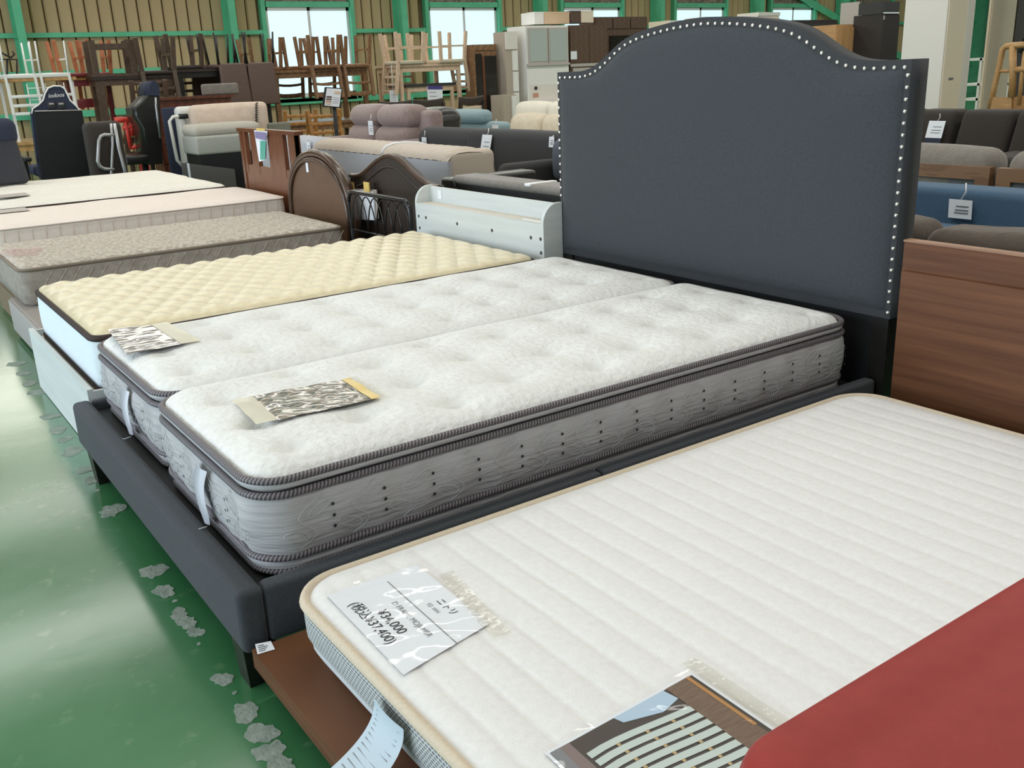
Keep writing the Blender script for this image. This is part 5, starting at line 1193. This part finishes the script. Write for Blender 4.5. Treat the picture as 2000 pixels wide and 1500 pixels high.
# folded brown bed with grey handle
t = thing('folding_bed', 'dark brown folding bed with a grey tube handle beside the gaming chair', 'bed', (float(ony(215, 300, 9.95)[0]), 10.0, 0)); YF = 9.9
f2 = lambda u, v: (lambda c: (c[0], c[2]))(ony(u, v, YF))
a, b_ = f2(168, 240), f2(258, 330)
B().rbox(a[0], b_[0]-.02, YF+.03, YF+.28, .15, a[1], .06, 4, 3).obj('folded_mattress', 'brown_black_fab', t)
f3 = lambda u, v: (ony(u, v, YF)[0], YF, ony(u, v, YF)[2])
B().tube([f3(*p) for p in ((223, 264), (204, 263), (197, 266), (193, 275), (191, 315), (195, 325), (204, 330), (223, 331))], .018, 8).obj('handle', 'grey_steel', t)
B().tube([f3(*p) for p in ((217, 241), (220, 280), (218, 332), (217, 372))], .014, 8).obj('frame_tube', 'grey_steel', t)
B().tube([f3(*p) for p in ((223, 241), (232, 290), (243, 331), (250, 372))], .018, 8).obj('frame_tube', 'grey_steel', t)
for x in (a[0]+.05, b_[0]-.1): B().tube([(x, YF+.15, 0), (x, YF+.15, .16)], .02, 8).obj('foot', 'grey_steel', t)
# grey-navy floor chair on the last mattress, left edge
t = thing('floor_chair', 'grey and navy legless floor chair on the ivory mattress at the left edge', 'chair', (1.0, 9.15, .47))
y_ = 9.05; fc = lambda u, v: tuple(ony(u, v, y_)[[0, 2]])
B().rbox(.55, fc(50, 300)[0], y_, y_+.14, .476, .86, .05, 4, 4, puff=(0, .02, 0), fn=lambda p: (p[0]-.10*(p[2]-.476), p[1]+.15*(p[2]-.476), p[2])).obj('backrest', 'grey_navy', t)
B().rbox(.55, fc(34, 240)[0], y_+.05, y_+.24, .80, fc(20, 232)[1], .07, 4, 4, puff=(0, .02, .01)).obj('headrest', 'navy', t)
# folding bed with pink quilt
YP = 10.15; pz = lambda u, v: ony(u, v, YP)
t = thing('folding_bed', 'upright folding bed with pinkish quilted mattress and white side handle', 'bed', (float(pz(430, 300)[0]), YP+.2, 0))
a, b_ = pz(352, 208), pz(524, 205); zt = a[2]
B().rbox(a[0]+.10, b_[0], YP, YP+.13, .16, zt, .055, 4, 5, puff=(0, .02, .01)).obj('quilt_half', 'pink_quilt', t)
B().rbox(a[0], b_[0]-.06, YP+.15, YP+.28, .16, zt-.005, .05, 4, 4).obj('quilt_half', 'ivory_steel', t)
B().rbox(a[0]-.10, b_[0]-.12, YP+.30, YP+.36, .16, zt-.01, .02, 2, 2).obj('cover_sheet', 'navy', t)
hx_ = a[0]
B().tube([(hx_+.06, YP+.1, pz(0, 232)[2]*0+zt-.10), (hx_-.06, YP+.1, zt-.10), (hx_-.10, YP+.1, zt-.14), (hx_-.08, YP+.1, .48), (hx_-.04, YP+.1, .42), (hx_+.08, YP+.1, .42)], .018, 8).obj('handle', 'ivory_steel', t)
for z in (zt-.10, .42): B().tube([(hx_+.0, YP+.1, z), (hx_+.09, YP+.1, z)], .026, 8).obj('clamp', 'black', t)
for x in (hx_+.06, b_[0]-.1): B().tube([(x, YP+.14, 0), (x, YP+.14, .9)], .014, 8).obj('frame_tube', 'ivory_steel', t)
P = [(pz(499+3*math.sin(k*1.9), 200+k*1.4)[0], YP-.03, pz(499, 200+k*1.4)[2]) for k in range(36)]
B().tube(P, .006, 5).obj('coiled_cord', 'black', t)
# light grey sofa in front of it, dark board
t = thing('sofa', 'pale grey sofa with black underside in front of the pink quilted folding bed', 'sofa', (float(ony(420, 300, 9.8)[0]), 9.75, 0)); YQ = 9.62
a, b_ = ony(380, 262, YQ), ony(478, 262, YQ)
B().rbox(a[0], b_[0]+.2, YQ+.03, YQ+.35, ony(420, 262, YQ)[2]-.02, ony(420, 244, YQ)[2], .06, 4, 4).obj('seat_cushion', 'grey_pale', t) if False else None
M('grey_pale', (.42, .39, .33), .9, (.46, .43, .37), 40, bump=.1, bscale=200); M('grey_pale2', (.34, .34, .30), .9, (.37, .37, .33), 60)
z_ = lambda v: float(ony(425, v, YQ)[2])
B().rbox(a[0], b_[0]+.2, YQ+.04, YQ+.45, z_(266), z_(243), .06, 4, 4, puff=(0, .01, .01)).obj('seat_cushion', 'grey_pale', t)
B().rbox(a[0]+.0, b_[0]+.2, YQ, YQ+.45, z_(301), z_(264), .03, 3, 2).obj('front_panel', 'grey_pale2', t)
B().box(a[0]+.03, b_[0]+.2, YQ+.02, YQ+.45, .05, z_(301)).obj('underside', 'black', t)
for x in (a[0]+.06, b_[0]+.1): B().box(x, x+.05, YQ+.1, YQ+.15, 0, .06).obj('leg', 'black', t)
t = thing('bed_side_board', 'dark grey long board standing on edge behind the ivory mattress', 'board', (float(ony(408, 330, 9.56)[0]), 9.55, 0))
a, b_ = ony(355, 318, 9.56), ony(458, 330, 9.56); M('graphite', (.10, .095, .09), .5)
B().add([(a[0], 9.56, 0), (b_[0], 9.56, 0), (b_[0], 9.56, b_[2]), (a[0], 9.56, a[2]), (a[0], 9.59, 0), (b_[0], 9.59, 0), (b_[0], 9.59, b_[2]), (a[0], 9.59, a[2])], [(0, 1, 2, 3), (7, 6, 5, 4), (0, 4, 5, 1), (1, 5, 6, 2), (2, 6, 7, 3), (3, 7, 4, 0)]).obj('board', 'graphite', t)
c = ony(368, 325, 9.555); B().box(c[0]-.01, c[0]+.01, 9.552, 9.56, c[2]-.12, c[2]+.03).obj('sticker', 'paper', t)
# cherry desk behind
YD = 11.6; t = thing('desk', 'cherry wood desk behind the folding bed and side-on gaming chair', 'desk', (float(ony(380, 200, YD)[0]), YD+.3, 0))
a, b_ = ony(300, 192, YD), ony(456, 184, YD)
B().box(a[0], b_[0], YD, YD+.45, a[2]-.03, a[2]).obj('desktop', 'cherry', t)
B().box(a[0]+.03, b_[0]-.03, YD+.03, YD+.05, .35, a[2]-.03).obj('modesty_panel', 'cherry', t)
for x in (a[0]+.02, b_[0]-.47): 
    p = B().box(x, x+.45, YD+.05, YD+.42, 0, a[2]-.03).obj('pedestal', 'cherry', t)
    for k in range(3): B().box(x+.03, x+.42, YD+.035, YD+.05, .08+.28*k, .33+.28*k).obj('drawer', 'cherry', p)
c = ony(425, 180, YD+.2); tag(B().rbox(c[0]-.2, c[0]+.25, YD+.15, YD+.2, a[2]+.001, a[2]+.13, .03, 3, 2).obj('chair_back_pad', 'grey_fab'), 'grey seat-back pad standing on the cherry desk', 'cushion')
